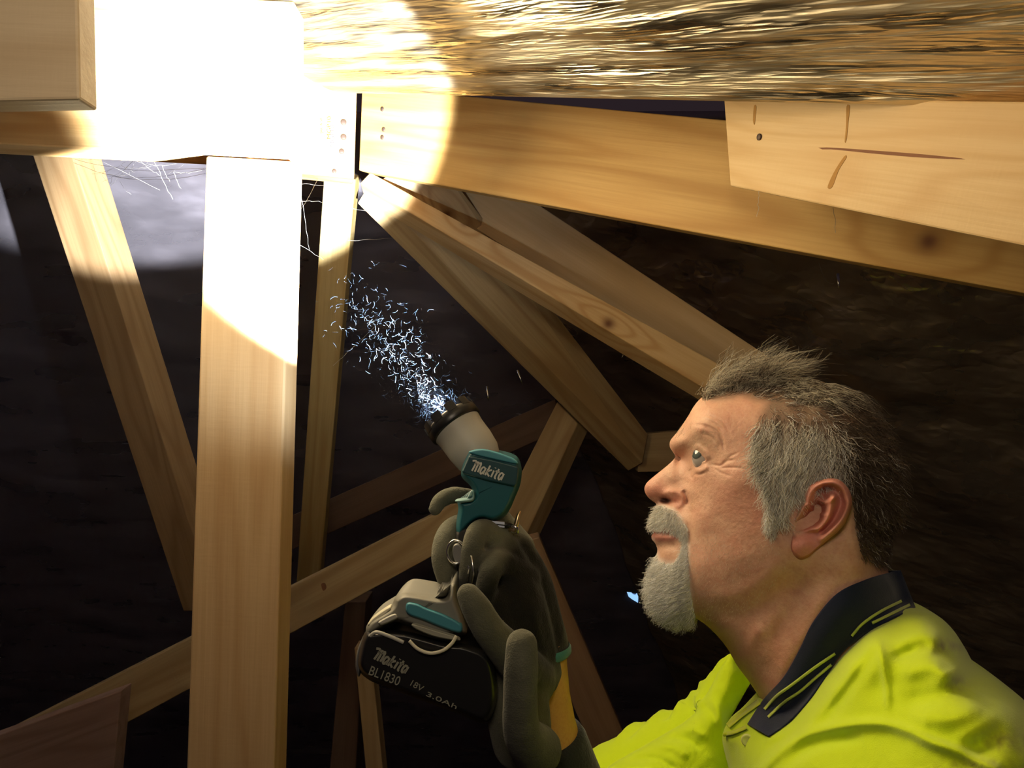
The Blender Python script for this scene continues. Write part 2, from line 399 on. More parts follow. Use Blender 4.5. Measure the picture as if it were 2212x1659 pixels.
class Rbf:
    def __init__(s, P_, v, c=18., lam=1e-3):
        s.P = np.array(P_, float)/100.; s.c = c/100.
        d = s.P[:, None]-s.P[None]; A = -np.sqrt((d**2).sum(-1)+s.c**2)
        n = len(s.P); M_ = np.zeros((n+3, n+3)); M_[:n, :n] = A-np.eye(n)*lam*0; M_[:n, n] = 1; M_[:n, n+1:] = s.P; M_[n, :n] = 1; M_[n+1:, :n] = s.P.T
        s.w = np.linalg.solve(M_, np.r_[v, 0, 0, 0])
    def __call__(s, x, y):
        x = np.asarray(x, float)/100.; y = np.asarray(y, float)/100.; o = np.zeros(x.shape)
        for (a, b), wt in zip(s.P, s.w[:-3]): o -= wt*np.sqrt((x-a)**2+(y-b)**2+s.c**2)
        return o+s.w[-3]+s.w[-2]*x+s.w[-1]*y
class Shape:
    """a body traced in side view: outline, half-width control points (mm), relief features"""
    def __init__(s, outline, centre, ctrl, feats=(), c=18., nb=90):
        s.outline = outline; s.cx, s.cy = centre; s.feats = feats
        b = resample(outline, nb); pts = b.tolist()+[(a, q) for a, q, _ in ctrl]
        s.rbf = Rbf(pts, [0.]*nb+[w_*w_ for _, _, w_ in ctrl], c)
    def w(s, x, y, nofeat=False):
        q = np.maximum(s.rbf(x, y), 0); r = np.sqrt(q)
        if nofeat: return r/1000.
        g = sstep(0, 30, q); add = np.zeros(x.shape)
        for f in s.feats: add += f(x, y)
        return np.maximum(r+add*g, 0)/1000.
    def grid(s, ns, nt, pw=1.7):
        b = resample(s.outline, ns); u = np.linspace(0, 1, nt+1)[1:]; t = 1-(1-u)**pw
        c = np.array([s.cx, s.cy]); g = c+(b[None]-c)*t[:, None, None]
        return g      # nt, ns, 2
    def build(s, ns, nt, colf=None, pw=1.7, farscale=None):
        g = s.grid(ns, nt, pw); x = g[..., 0].ravel(); y = g[..., 1].ravel()
        x = np.r_[s.cx, x]; y = np.r_[s.cy, y]; wv = s.w(x, y); wv[-ns:] = 0
        near = HP(x, y, wv); n = len(x)
        far = mirror(near)
        col = colf(x, y) if colf else None
        F_ = []
        k = np.arange(ns); k2 = (k+1) % ns
        F_ += [(0, 1+a, 1+b) for a, b in zip(k, k2)]
        for r in range(nt-1):
            o = 1+r*ns; F_ += list(zip(o+k, o+ns+k, o+ns+k2, o+k2))
        rim0 = 1+(nt-1)*ns
        # far side: same indices, rim shared
        def mp(i): return i if i >= rim0 else i+n
        F2 = [tuple(mp(i) for i in f[::-1]) for f in F_]
        V_ = np.vstack([near, far[:rim0]])
        cc = np.vstack([col, col[:rim0]]) if col is not None else None
        return V_, F_+F2, cc
def ridge(pts, sig, amp, fade=True, pw=2):
    p = resample(pts, 40, False)
    def f(x, y):
        m = (x > p[:, 0].min()-4*sig) & (x < p[:, 0].max()+4*sig) & (y > p[:, 1].min()-4*sig) & (y < p[:, 1].max()+4*sig)
        o = np.zeros(x.shape)
        if m.any():
            d, t = dist_poly(x[m], y[m], p)
            e = np.exp(-(d/sig)**pw/2)
            if fade: e = e*np.clip(np.sin(np.pi*np.clip(t, .02, .98))*1.6, 0, 1)
            o[m] = amp*e
        return o
    return f
def blob(x0, y0, sx, sy, amp, ang=0):
    ca, sa = math.cos(math.radians(ang)), math.sin(math.radians(ang))
    def f(x, y):
        a = (x-x0)*ca+(y-y0)*sa; b = -(x-x0)*sa+(y-y0)*ca
        return amp*np.exp(-(a/sx)**2/2-(b/sy)**2/2)
    return f
# ---- head and neck
head_out = [(1500,876),(1487,898),(1471,922),(1458,939),(1448,952),(1447,965),(1453,976),(1458,985),(1453,995),(1436,1010),(1415,1027),(1398,1042),
 (1392,1055),(1395,1067),(1405,1079),(1417,1088),(1415,1097),(1410,1108),(1405,1122),(1403,1134),(1407,1144),(1412,1151),(1407,1157),(1408,1165),(1416,1175),
 (1420,1190),(1414,1210),(1409,1235),(1412,1265),(1428,1295),(1462,1316),(1499,1333),(1533,1357),(1567,1395),(1592,1437),(1617,1471),(1640,1506),(1670,1560),
 (1760,1600),(1900,1580),(1960,1500),(1950,1430),(1940,1340),(1936,1270),(1918,1230),(1924,1180),(1932,1120),(1937,1050),(1930,985),(1908,925),(1872,880),(1820,850),(1760,835),(1690,828),(1620,830),(1560,838),(1520,856)]
head_ctrl = [(1475,988,8),(1452,1010,8),(1432,1030,9),(1412,1050,10),(1455,1030,13),(1440,1045,12),(1422,1066,11),(1440,1072,14),(1458,1070,17),(1470,1078,18),
 (1478,1050,19),(1484,1090,22),(1492,1030,25),(1490,1060,27),(1510,1075,37),(1496,985,30),(1484,975,24),(1513,988,40),(1530,998,46),(1515,1022,41),(1545,1030,52),(1495,945,39),(1470,950,27),(1515,965,44),
 (1540,960,53),(1500,915,42),(1530,890,46),(1560,920,57),(1590,960,63),(1590,1000,65),(1620,1040,70),(1570,1070,60),(1520,1110,43),(1540,1150,49),(1500,1130,36),(1484,1160,30),
 (1455,1145,24),(1432,1150,18),(1440,1120,20),(1420,1120,11),(1425,1160,15),(1450,1170,24),(1440,1195,22),(1470,1190,30),(1445,1240,24),(1480,1240,34),(1500,1290,34),(1520,1230,46),(1550,1290,46),
 (1600,1230,60),(1600,1280,54),(1660,1200,68),(1700,1180,72),(1640,1120,70),(1700,1090,73),(1640,960,67),(1700,960,74),(1700,1020,74),(1780,960,77),(1780,1060,74),(1850,960,72),(1870,1050,68),(1905,1050,52),(1780,880,60),
 (1700,870,54),(1620,870,48),(1560,872,42),(1850,900,52),(1770,1150,71),(1850,1130,66),(1890,1150,55),(1690,1260,62),(1620,1330,52),(1570,1350,38),(1650,1400,52),(1720,1330,60),(1780,1260,66),(1850,1220,64),
 (1830,1300,66),(1760,1430,56),(1680,1500,50),(1890,1340,50),(1850,1450,46)]
hf = [
 blob(1437,1081,10,4.6,-10,15),                                     # nostril
 ridge([(1430,1070),(1446,1062),(1464,1064),(1474,1078),(1468,1092),(1452,1092)], 5, 2.2),   # ala rim
 ridge([(1474,1058),(1483,1072),(1484,1092)], 3.2, -4.2),            # crease behind the ala
 ridge([(1490,1092),(1492,1115),(1488,1140),(1482,1165)], 7, -1.8),  # nasolabial fold
 blob(1520,1108,20,30,1.6),
 ridge([(1410,1152),(1435,1150),(1460,1153),(1478,1162)], 2.0, -2.6),     # lip line
 ridge([(1412,1145),(1435,1143),(1460,1149)], 4, 1.6), ridge([(1412,1160),(1432,1161),(1458,1163)], 5, 2.0),
 ridge([(1420,1180),(1440,1180),(1466,1178)], 7, -2.2),
 blob(1445,1262,26,30,2.0),
 # orbit and lids
 ridge([(1476,968),(1484,1000),(1492,1030)], 6, -2.0),
 ridge([(1499,960),(1512,968),(1524,980),(1532,996)], 4.5, 2.2),      # upper lid
 ridge([(1498,1014),(1510,1017),(1522,1012),(1530,1004)], 4.5, 2.4),    # lower lid
 ridge([(1493,1010),(1492,1026),(1498,1036)], 2.2, -1.6), ridge([(1498,1022),(1512,1025),(1526,1018)], 2.2, -1.2),
 ridge([(1505,933),(1530,940),(1550,958),(1558,980)], 2.6, -.7),     # hooded fold
 ridge([(1495,950),(1520,945),(1542,958),(1549,976)], 8, .3),
 ridge([(1480,940),(1500,932),(1520,936)], 9, 1.1),                   # brow
 # forehead wrinkles
 ridge([(1497,903),(1525,908),(1550,920),(1565,938)], 2.0, -1.1), ridge([(1484,918),(1515,918),(1545,930),(1560,950),(1564,976)], 2.0, -1.5),
 ridge([(1495,893),(1530,898),(1562,912),(1578,940)], 2.2, -.7), ridge([(1510,925),(1540,938),(1555,965)], 4, .7),
 # crow's feet
 ridge([(1534,1002),(1556,1006),(1572,996),(1590,993)], 2.0, -1.2), ridge([(1550,1012),(1580,1010),(1610,1012)], 1.8, -.9), ridge([(1556,1004),(1580,985),(1600,975)], 2.0, -.6),
 ridge([(1540,1010),(1560,1022),(1585,1030)], 2.0, -.5),
 # cheek, jaw, neck
 blob(1590,1035,32,20,2.2), blob(1600,1130,40,40,-1.5), ridge([(1520,1285),(1580,1288),(1650,1250),(1700,1200)], 15, 2.0), ridge([(1530,1318),(1600,1330),(1680,1290),(1740,1230)], 20, -4.0),
 ridge([(1800,1240),(1760,1330),(1700,1430),(1660,1500)], 14, 3.0), ridge([(1755,1230),(1700,1330),(1650,1420)], 16, -3.0),
 ridge([(1650,1345),(1620,1395),(1610,1440)], 10, 2.0),
 blob(1714,1125,10,30,2.0), ridge([(1700,1080),(1690,1120),(1698,1165)], 6, -1.0),
]
eye_poly = resample([(1502,972),(1509,977),(1517,985),(1525,994),(1519,997),(1511,999),(1505,999),(1501,991),(1500,982)], 40)
def eyecut(x, y):
    o = np.zeros(x.shape); m = (abs(x-1510) < 30) & (abs(y-988) < 32)
    if m.any():
        ins = inside(x[m], y[m], eye_poly); d, _ = dist_poly(x[m], y[m], np.vstack([eye_poly, eye_poly[:1]]))
        o[m] = np.where(ins, -10*sstep(0, 2.2, d), .5*np.exp(-(d/3)**2))
    return o
def micro(x, y): return .22*fbm(x/7, y/7, 3, 11)+.5*fbm(x/34, y/34, 2, 12)
def ear_sink(x, y): return -2.5*np.exp(-((x-1790)/45)**2-((y-1120)/70)**2)
HEAD = Shape(head_out, (1690, 1110), head_ctrl, hf+[eyecut, micro, ear_sink], c=16, nb=150)

SKIN = np.array([.66, .385, .265])
def lerp(a, b, t): return a+(np.array(b)-a)*t[:, None]
hair_zone = [(1520,842),(1560,820),(1640,815),(1760,815),(1850,840),(1920,890),(1950,1000),(1950,1100),(1935,1215),(1905,1225),(1860,1200),(1845,1130),(1840,1060),(1815,1030),(1765,1032),(1735,1050),(1705,1082),(1690,1120),(1668,1165),(1655,1150),(1654,1090),(1648,1040),(1636,1000),(1628,950),(1640,905),(1655,870),(1600,850),(1540,862)]
beard_zone = [(1380,1150),(1396,1158),(1409,1164),(1417,1184),(1424,1206),(1440,1214),(1458,1213),(1470,1202),(1476,1172),(1480,1160),(1487,1172),(1488,1220),(1491,1270),(1499,1320),(1505,1345),(1440,1345),(1380,1290)]
must_zone = [(1395,1094),(1416,1090),(1436,1092),(1456,1100),(1472,1118),(1484,1142),(1484,1166),(1474,1164),(1462,1152),(1446,1142),(1420,1139),(1400,1140),(1392,1120)]
def soft_in(x, y, poly, r=8):
    p = np.array(poly, float); m = (x > p[:, 0].min()-r) & (x < p[:, 0].max()+r) & (y > p[:, 1].min()-r) & (y < p[:, 1].max()+r)
    o = np.zeros(x.shape)
    if m.any():
        ins = inside(x[m], y[m], p); d, _ = dist_poly(x[m], y[m], np.vstack([p, p[:1]]))
        o[m] = np.where(ins, .5+.5*np.clip(d/r, 0, 1), .5-.5*np.clip(d/r, 0, 1))
    return o
def head_col(x, y):
    c = np.tile(SKIN, (len(x), 1))
    B = lambda x0, y0, sx, sy: np.exp(-((x-x0)/sx)**2/2-((y-y0)/sy)**2/2)
    c = lerp(c, (.60, .22, .16), np.clip(.75*B(1415, 1062, 26, 20)+.65*B(1466, 1082, 12, 14)+.45*B(1630, 1080, 60, 50)+.25*B(1600, 900, 40, 30), 0, 1))
    c = lerp(c, (.50, .22, .15), np.clip(.45*B(1700, 1400, 90, 130)+.25*B(1600, 1200, 60, 50), 0, 1))
    c = lerp(c, (.66, .42, .28), np.clip(.5*B(1515, 955, 25, 14), 0, 1))
    lip = soft_in(x, y, [(1400,1142),(1420,1139),(1448,1143),(1472,1156),(1462,1166),(1435,1170),(1404,1168)], 4)
    c = lerp(c, (.56, .22, .18), np.clip(lip, 0, 1)*.8)
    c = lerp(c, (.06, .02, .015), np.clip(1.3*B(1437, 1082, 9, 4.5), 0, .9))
    fr = sstep(1800, 1700, x)[:, None]*sstep(900, 960, y)[:, None]; hb = np.array([.13, .09, .06])*(1-fr)+np.array([.42, .36, .28])*fr
    hz = (soft_in(x, y, hair_zone, 12)*.85)[:, None]; c = c*(1-hz)+hb*hz
    c = lerp(c, (.82, .78, .70), np.clip(soft_in(x, y, beard_zone, 6)+soft_in(x, y, must_zone, 5), 0, 1)*.85)
    v = fbm(x/22, y/22, 4, 21)
    c = c*(1+.22*v[:, None]*np.array([.5, 1, 1]))
    return np.clip(c, .01, 1)
n = NT('skin'); at = n.n('ShaderNodeAttribute', attribute_name='Col'); tc = n.n('ShaderNodeTexCoord').outputs['Object']
sp = n.noise(tc, 420, 3, .6)
n.l(n.mix(n.ramp(sp, [(.45, 0.0), (.8, .5)]), at.outputs['Color'], n.mix(1.0, at.outputs['Color'], (.80, .66, .60), 'MULTIPLY')), n.b.inputs['Base Color'])
n.b.inputs['Roughness'].default_value = .50; n.b.inputs['Specular IOR Level'].default_value = .38
n.b.inputs['Subsurface Weight'].default_value = .14; n.b.inputs['Subsurface Radius'].default_value = (1, .35, .18); n.b.inputs['Subsurface Scale'].default_value = .006
n.l(n.bump(n.math('ADD', n.noise(tc, 1400, 3, .6), n.math('MULTIPLY', n.noise(tc, 500, 2), 1.2)), .30, .0007), n.b.inputs['Normal'])
M_skin = n.m

Vh, Fh, Ch = HEAD.build(720, 190, head_col)
# ---- ear: a relief with real thickness, flared away from the head
ear_out = [(1744,1050),(1758,1042),(1774,1037),(1793,1033),(1812,1036),(1828,1049),(1838,1067),(1841,1087),(1836,1108),(1826,1130),(1810,1149),(1788,1167),(1767,1185),(1748,1202),(1731,1209),(1718,1203),(1709,1188),(1708,1170),(1706,1150),(1709,1130),(1717,1110),(1728,1090),(1735,1068)]
ear_c = (1766, 1118)
def ear_h(x, y):
    """height above the head surface in mm"""
    b = np.array(ear_out, float)
    base = 2+12*sstep(1722, 1830, x+.35*(1120-y))+2*sstep(1130, 1190, y)
    h = base.copy()
    R = lambda pts, s, a, fade=False: ridge(pts, s, a, fade)(x, y)
    h += R([(1745,1087),(1749,1068),(1762,1053),(1780,1045),(1800,1043),(1816,1050),(1827,1064),(1832,1084),(1827,1105),(1815,1127),(1797,1146),(1776,1164)], 5.0, 5.0)
    h += R([(1770,1062),(1790,1056),(1808,1064),(1816,1084),(1810,1106),(1797,1128),(1778,1147)], 5.0, -5.5)
    h += R([(1783,1060),(1777,1072)], 8.0, -6.0)
    h += R([(1800,1076),(1786,1084),(1774,1083)], 4.5, 4.5) + R([(1800,1076),(1794,1098),(1790,1114),(1780,1131),(1768,1142),(1748,1143),(1728,1146)], 5.0, 6.0)
    h += R([(1768,1096),(1762,1108),(1748,1128),(1726,1139)], 8.5, -14.0)+R([(1772,1108),(1768,1122)], 6, -5)
    h += R([(1782,1112),(1770,1110),(1754,1100),(1742,1092)], 3.2, 3.2)
    h += R([(1731,1098),(1721,1114),(1713,1132),(1708,1148)], 6.0, 6.0)
    h += blob(1735,1178,16,18,4.0)(x, y)+blob(1757,1150,8,5,-2.0)(x, y)
    return h
bo = resample(ear_out, 260); ns, nt = 260, 60
u = np.linspace(0, 1, nt+1)[1:]; c0_ = np.array(ear_c)
g = c0_+(bo[None]-c0_)*u[:, None, None]; ex = np.r_[ear_c[0], g[..., 0].ravel()]; ey = np.r_[ear_c[1], g[..., 1].ravel()]
hh = ear_h(ex, ey); wh = HEAD.w(ex, ey, True)*1000
front = (ex < 1740) & (ey < 1165)                     # the front edge melts into the cheek
rim = np.r_[0, np.repeat(u, ns)]
attach = sstep(1750, 1722, ex)*sstep(1178, 1150, ey)
hh = np.where(rim > .9, hh-4.0*sstep(.9, 1, rim)**2*1.2, hh)
hh = hh*(1-attach*sstep(.72, 1, rim))-1.5*attach*sstep(.8, 1, rim)
Ve = HP(ex, ey, (wh+hh)/1000.)
# back of the ear
rimi = 1+(nt-1)*ns+np.arange(ns)
xb, yb = ex[rimi], ey[rimi]; layers = [Ve]
for kk, (sc, dz) in enumerate(((.985, 3.0), (.94, 4.0), (.82, 6.0), (.62, 12.0), (.5, 26.0))):
    xs = c0_[0]-12+(xb-c0_[0]+12)*sc; ys = c0_[1]+(yb-c0_[1])*sc
    layers.append(HP(xs, ys, (wh[rimi]+np.maximum(hh[rimi]-dz, -9))/1000.))
Ve = np.vstack(layers); k = np.arange(ns); k2 = (k+1) % ns
Fe = [(0, 1+a, 1+b) for a, b in zip(k, k2)]
for r in range(nt-1+5):
    o_ = 1+r*ns; Fe += list(zip(o_+k, o_+ns+k, o_+ns+k2, o_+k2))
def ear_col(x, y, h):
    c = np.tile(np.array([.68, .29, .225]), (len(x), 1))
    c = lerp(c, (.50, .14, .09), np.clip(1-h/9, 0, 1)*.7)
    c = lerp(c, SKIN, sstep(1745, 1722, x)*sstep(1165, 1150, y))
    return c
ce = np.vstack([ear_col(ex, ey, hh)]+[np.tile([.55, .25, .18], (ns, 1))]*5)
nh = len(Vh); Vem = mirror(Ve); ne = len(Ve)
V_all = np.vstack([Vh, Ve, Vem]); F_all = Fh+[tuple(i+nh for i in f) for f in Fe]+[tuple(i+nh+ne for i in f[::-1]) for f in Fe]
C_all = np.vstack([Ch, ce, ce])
# forearm and upper arm of the raised near arm, a tapering limb in the same skin
arm = [(1160,1385,.655,24),(1163,1440,.655,24),(1166,1500,.655,25),(1172,1560,.655,27),(1185,1640,.66,31),(1220,1760,.66,36),(1330,1920,.64,41),(1500,2000,.62,44),(1760,1960,.60,50),(2050,1850,.60,58)]
ar_p = [np.array(P(a, b, c)) for a, b, c, _ in arm]; va = []; sg = 32
for i, (pt, q) in enumerate(zip(ar_p, arm)):
    t_ = ar_p[min(i+1, len(arm)-1)]-ar_p[max(i-1, 0)]; t_ /= np.linalg.norm(t_); u_ = np.cross(t_, [0, 1, 0]); u_ /= np.linalg.norm(u_); v_ = np.cross(t_, u_)
    for k_ in range(sg):
        a_ = 2*math.pi*k_/sg; va.append(pt+(u_*math.cos(a_)+v_*math.sin(a_))*q[3]/1000.)
fa = [(i*sg+k_, i*sg+(k_+1) % sg, (i+1)*sg+(k_+1) % sg, (i+1)*sg+k_) for i in range(len(arm)-1) for k_ in range(sg)]+[tuple(range(sg))[::-1], tuple((len(arm)-1)*sg+k_ for k_ in range(sg))]
nb_ = len(V_all); V_all = np.vstack([V_all, va]); F_all = F_all+[tuple(i+nb_ for i in f) for f in fa]; C_all = np.vstack([C_all, np.tile([.66, .36, .10], (len(va), 1))])
person = mkobj('person', V_all, F_all, M_skin, colors=C_all)
tag(person, 'grey haired man with white goatee and yellow polo shirt looking up at the torchlit ridge', 'person')

# ---- eyes
def eyeball(name, c, gaze, r=.0122):
    vs = []; cols = []; fs = []; nr, sg = 40, 48
    g = Vector(gaze).normalized(); u_ = g.cross(Vector((0, 1, .3))).normalized(); v_ = g.cross(u_)
    for i in range(nr+1):
        th = math.pi*i/nr
        bul = .0009*math.exp(-(th/.42)**4)
        for j in range(sg):
            a = 2*math.pi*j/sg; d = g*math.cos(th)+(u_*math.cos(a)+v_*math.sin(a))*math.sin(th)
            vs.append(tuple(Vector(c)+d*(r+bul)))
            deg = math.degrees(th)
            cols.append((.01, .01, .012) if deg < 11 else ((.10, .13, .12) if deg < 27 else ((.05, .06, .06) if deg < 30 else (.46, .41, .37))))
    for i in range(nr):
        for j in range(sg):
            j2 = (j+1) % sg; fs.append((i*sg+j, i*sg+j2, (i+1)*sg+j2, (i+1)*sg+j))
    return mkobj(name, vs, fs, M_eye, person, colors=cols)
n = NT('eye'); at = n.n('ShaderNodeAttribute', attribute_name='Col'); n.l(at.outputs['Color'], n.b.inputs['Base Color'])
n.b.inputs['Roughness'].default_value = .08; n.b.inputs['Coat Weight'].default_value = 1.0; n.b.inputs['Coat Roughness'].default_value = .02
M_eye = n.m
ec = HP(np.array([1527.]), np.array([990.]), np.array([.0300]))[0]
eyeball('eyeball', ec, dirw((-.80, -.42, .50))); eyeball('eyeball', mirror(ec[None])[0], dirw((-.80, .15, .55)))

# ---- hair strands as fine tapered prisms
def surf(x, y):
    e = 3.0
    p = HP(x, y, HEAD.w(x, y, True)); px_ = HP(x+e, y, HEAD.w(x+e, y, True)); py_ = HP(x, y+e, HEAD.w(x, y+e, True))
    nn = np.cross(py_-p, px_-p); nn /= np.linalg.norm(nn, axis=1)[:, None]+1e-12
    flip = (nn@HAW) > 0; nn[flip] *= -1
    return p, nn
RX = np.array(dirw(Vector((HA[1], -HA[0], 0)).normalized())); RZ = np.cross(RX, HAW); RZ = RZ if RZ[2] > 0 else -RZ
def strands(root, dirs, L, rad, cols, nseg=5, curl=0., curlf=2.0, bend=None, name='hair', mat=None, label=None, cnorm=None):
    N = len(root); P_ = np.zeros((N, nseg+1, 3)); s = np.linspace(0, 1, nseg+1)
    d = dirs/np.linalg.norm(dirs, axis=1)[:, None]
    a = np.cross(d, RNG.randn(N, 3)); a /= np.linalg.norm(a, axis=1)[:, None]; b = np.cross(d, a)
    ph = RNG.rand(N)*6.28; fr = curlf*(.6+.8*RNG.rand(N))
    for i, t in enumerate(s):
        q = root+d*(L*t)[:, None]
        if bend is not None: q = q+bend*(L*t*t)[:, None]
        am = curl*L*t
        q = q+a*(am*np.cos(ph+fr*6.28*t))[:, None]+b*(am*np.sin(ph+fr*6.28*t))[:, None]-(a*(am*np.cos(ph))[:, None])*0
        P_[:, i] = q
    T = np.gradient(P_, axis=1); T /= np.linalg.norm(T, axis=2)[..., None]+1e-12
    ref = a[:, None, :]; U = ref-T*(ref*T).sum(-1, keepdims=True); U /= np.linalg.norm(U, axis=2)[..., None]+1e-12; W = np.cross(T, U)
    rr = rad[:, None]*(1-.75*s[None]**1.5)
    V_ = []
    for kx in range(3):
        an = 2*math.pi*kx/3; V_.append(P_+(U*math.cos(an)+W*math.sin(an))*rr[..., None])
    V_ = np.stack(V_, 2)      # N, seg+1, 3, 3
    V_ = V_.reshape(-1, 3); idx = np.arange(N)[:, None, None]*(nseg+1)*3+np.arange(nseg)[None, :, None]*3
    k_ = np.arange(3)[None, None]; k2_ = (k_+1) % 3
    Fq = np.stack([idx+k_, idx+k2_, idx+3+k2_, idx+3+k_], -1).reshape(-1, 4)
    me = bpy.data.meshes.new(name); me.vertices.add(len(V_)); me.vertices.foreach_set('co', V_.ravel())
    me.loops.add(len(Fq)*4); me.loops.foreach_set('vertex_index', Fq.ravel().astype(np.int32))
    me.polygons.add(len(Fq)); me.polygons.foreach_set('loop_start', (np.arange(len(Fq))*4).astype(np.int32))
    me.polygons.foreach_set('use_smooth', np.ones(len(Fq), bool))
    me.update(calc_edges=True)
    at_ = me.color_attributes.new('Col', 'FLOAT_COLOR', 'POINT'); cc = np.ones((N, (nseg+1)*3, 4)); cc[..., :3] = cols[:, None]
    at_.data.foreach_set('color', cc.ravel()); me.materials.append(mat)
    o = bpy.data.objects.new(name, me); C.objects.link(o); o.parent = person; o.matrix_parent_inverse = person.matrix_world.inverted()
    if label: o['label'] = label
    return o
n = NT('hair'); at = n.n('ShaderNodeAttribute', attribute_name='Col'); n.l(at.outputs['Color'], n.b.inputs['Base Color'])
n.b.inputs['Roughness'].default_value = .42; n.b.inputs['Specular IOR Level'].default_value = .55
tr = n.n('ShaderNodeBsdfTranslucent'); n.l(at.outputs['Color'], tr.inputs[0]); mx = n.n('ShaderNodeMixShader'); mx.inputs[0].default_value = .16
n.l(n.b.outputs[0], mx.inputs[1]); n.l(tr.outputs[0], mx.inputs[2]); n.l(mx.outputs[0], n.t.nodes['Material Output'].inputs[0])
M_hair = n.m
def sample(poly, N, far=True, pad=0):
    p = np.array(poly, float); xs = []; ys = []
    while len(xs) < N:
        x = RNG.uniform(p[:, 0].min(), p[:, 0].max(), N*3); y = RNG.uniform(p[:, 1].min(), p[:, 1].max(), N*3)
        m = inside(x, y, poly) & inside(x, y, head_out_r) & (HEAD.rbf(x, y) > 4)
        xs += x[m].tolist(); ys += y[m].tolist()
    return np.array(xs[:N]), np.array(ys[:N])
head_out_r = resample(head_out, 300)
def bothsides(p, nn, d, far):
    m = RNG.rand(len(p)) < far
    def mir(v): return v-2*(v@HAW)[:, None]*HAW
    p = p.copy(); nn = nn.copy(); d = d.copy()
    p[m] = mirror(p[m]); nn[m] = mir(nn[m]); d[m] = mir(d[m])
    return p, nn, d
def cols_mix(N, a, b, t, jit=.25):
    c = np.array(a)[None]*(1-t[:, None])+np.array(b)[None]*t[:, None]
    return np.clip(c*(1+jit*(RNG.rand(N, 1)-.5)*2), .01, .95)
GREY = (.66, .60, .49); WHITE = (.95, .92, .82); BROWN = (.10, .065, .04)
# sides, back and crown
def make_hair():
    N = 17000; x, y = sample(hair_zone, N)
    p, nn = surf(x, y); dx = .12+.25*sstep(1700, 1900, x); dy = np.where(y < 880, .2, 1.)
    ang = 2.2*fbm(x/13, y/24, 3, 31)
    d = RX*(dx+ang*.5)[:, None]-RZ*(.9*sstep(840, 900, y)+.1)[:, None]
    d += RX*(.9*sstep(900, 850, y))[:, None]
    d += RX[None]*(-.25*sstep(1700, 1650, x)*sstep(900, 960, y))[:, None]
    d = d/np.linalg.norm(d, axis=1)[:, None]+nn*(.42+.25*RNG.rand(N))[:, None]+RNG.randn(N, 3)*.16
    L = (.011+.010*RNG.rand(N))*(1-.5*sstep(890, 850, y))
    L = L*np.clip(.35+sstep(1160, 1060, y), 0, 1.0)
    brown = np.clip(sstep(1775, 1850, x)*.96+sstep(960, 880, y)*.75, 0, 1); t = (RNG.rand(N) < brown).astype(float)
    col = cols_mix(N, GREY, BROWN, t); wh = RNG.rand(N) < .50*(1-brown); col[wh] = cols_mix(wh.sum(), WHITE, WHITE, np.zeros(wh.sum()))
    p, nn, d = bothsides(p-nn*.001, nn, d, .35)
    strands(p, d, L, np.full(N, .00015)*(1+.9*RNG.rand(N)), col, 5, .10, 1.2, None, 'hair', M_hair, 'short grey hair, white over the temples and brown at the back')
make_hair()
def tuft(poly, N, dirx, dirz, bendx, bendz, L0, L1, spread, brownf, wlim, name_label, curl=.12, clump=260):
    cx_, cy_ = sample(poly, clump); cang = RNG.randn(clump, 3)*spread; cL = RNG.rand(clump)
    ci = RNG.randint(0, clump, N)
    x = cx_[ci]+RNG.randn(N)*3.0; y = cy_[ci]+RNG.randn(N)*2.5
    ins = inside(x, y, head_out_r); y = np.where(ins, y, y+10)
    p, nn = surf(x, y)
    d = RX*dirx+RZ*dirz+cang[ci]+RNG.randn(N, 3)*.12
    b = (RX*bendx+RZ*bendz)[None]+cang[ci]*.4
    L = L0+(L1-L0)*cL[ci]*(.8+.4*RNG.rand(N))
    t = (RNG.rand(N) < brownf).astype(float); col = cols_mix(N, (.66, .60, .46), BROWN, t)
    m = RNG.rand(N) < .5
    def mir(v): return v-2*(v@HAW)[:, None]*HAW
    p = p-nn*.001; p[m] = mirror(p[m]); d[m] = mir(d[m])
    strands(p, d, L, np.full(N, .00015)*(1+.6*RNG.rand(N)), col, 6, curl, 1.2, b, 'hair_tuft', M_hair, name_label)
tuft([(1520,842),(1560,824),(1660,815),(1665,836),(1600,840),(1545,850),(1520,866)], 2700, .12, 1.0, .65, -.15, .014, .040, .36, .30, 0, 'ruffled grey-brown quiff standing above the forehead', curl=.18, clump=120)
tuft([(1700,815),(1760,822),(1850,850),(1860,875),(1800,880),(1720,870),(1695,850)], 3600, .05, 1.0, .20, -1.1, .018, .031, .26, .45, 0, 'curled grey-brown tuft at the crown', curl=.32, clump=90)
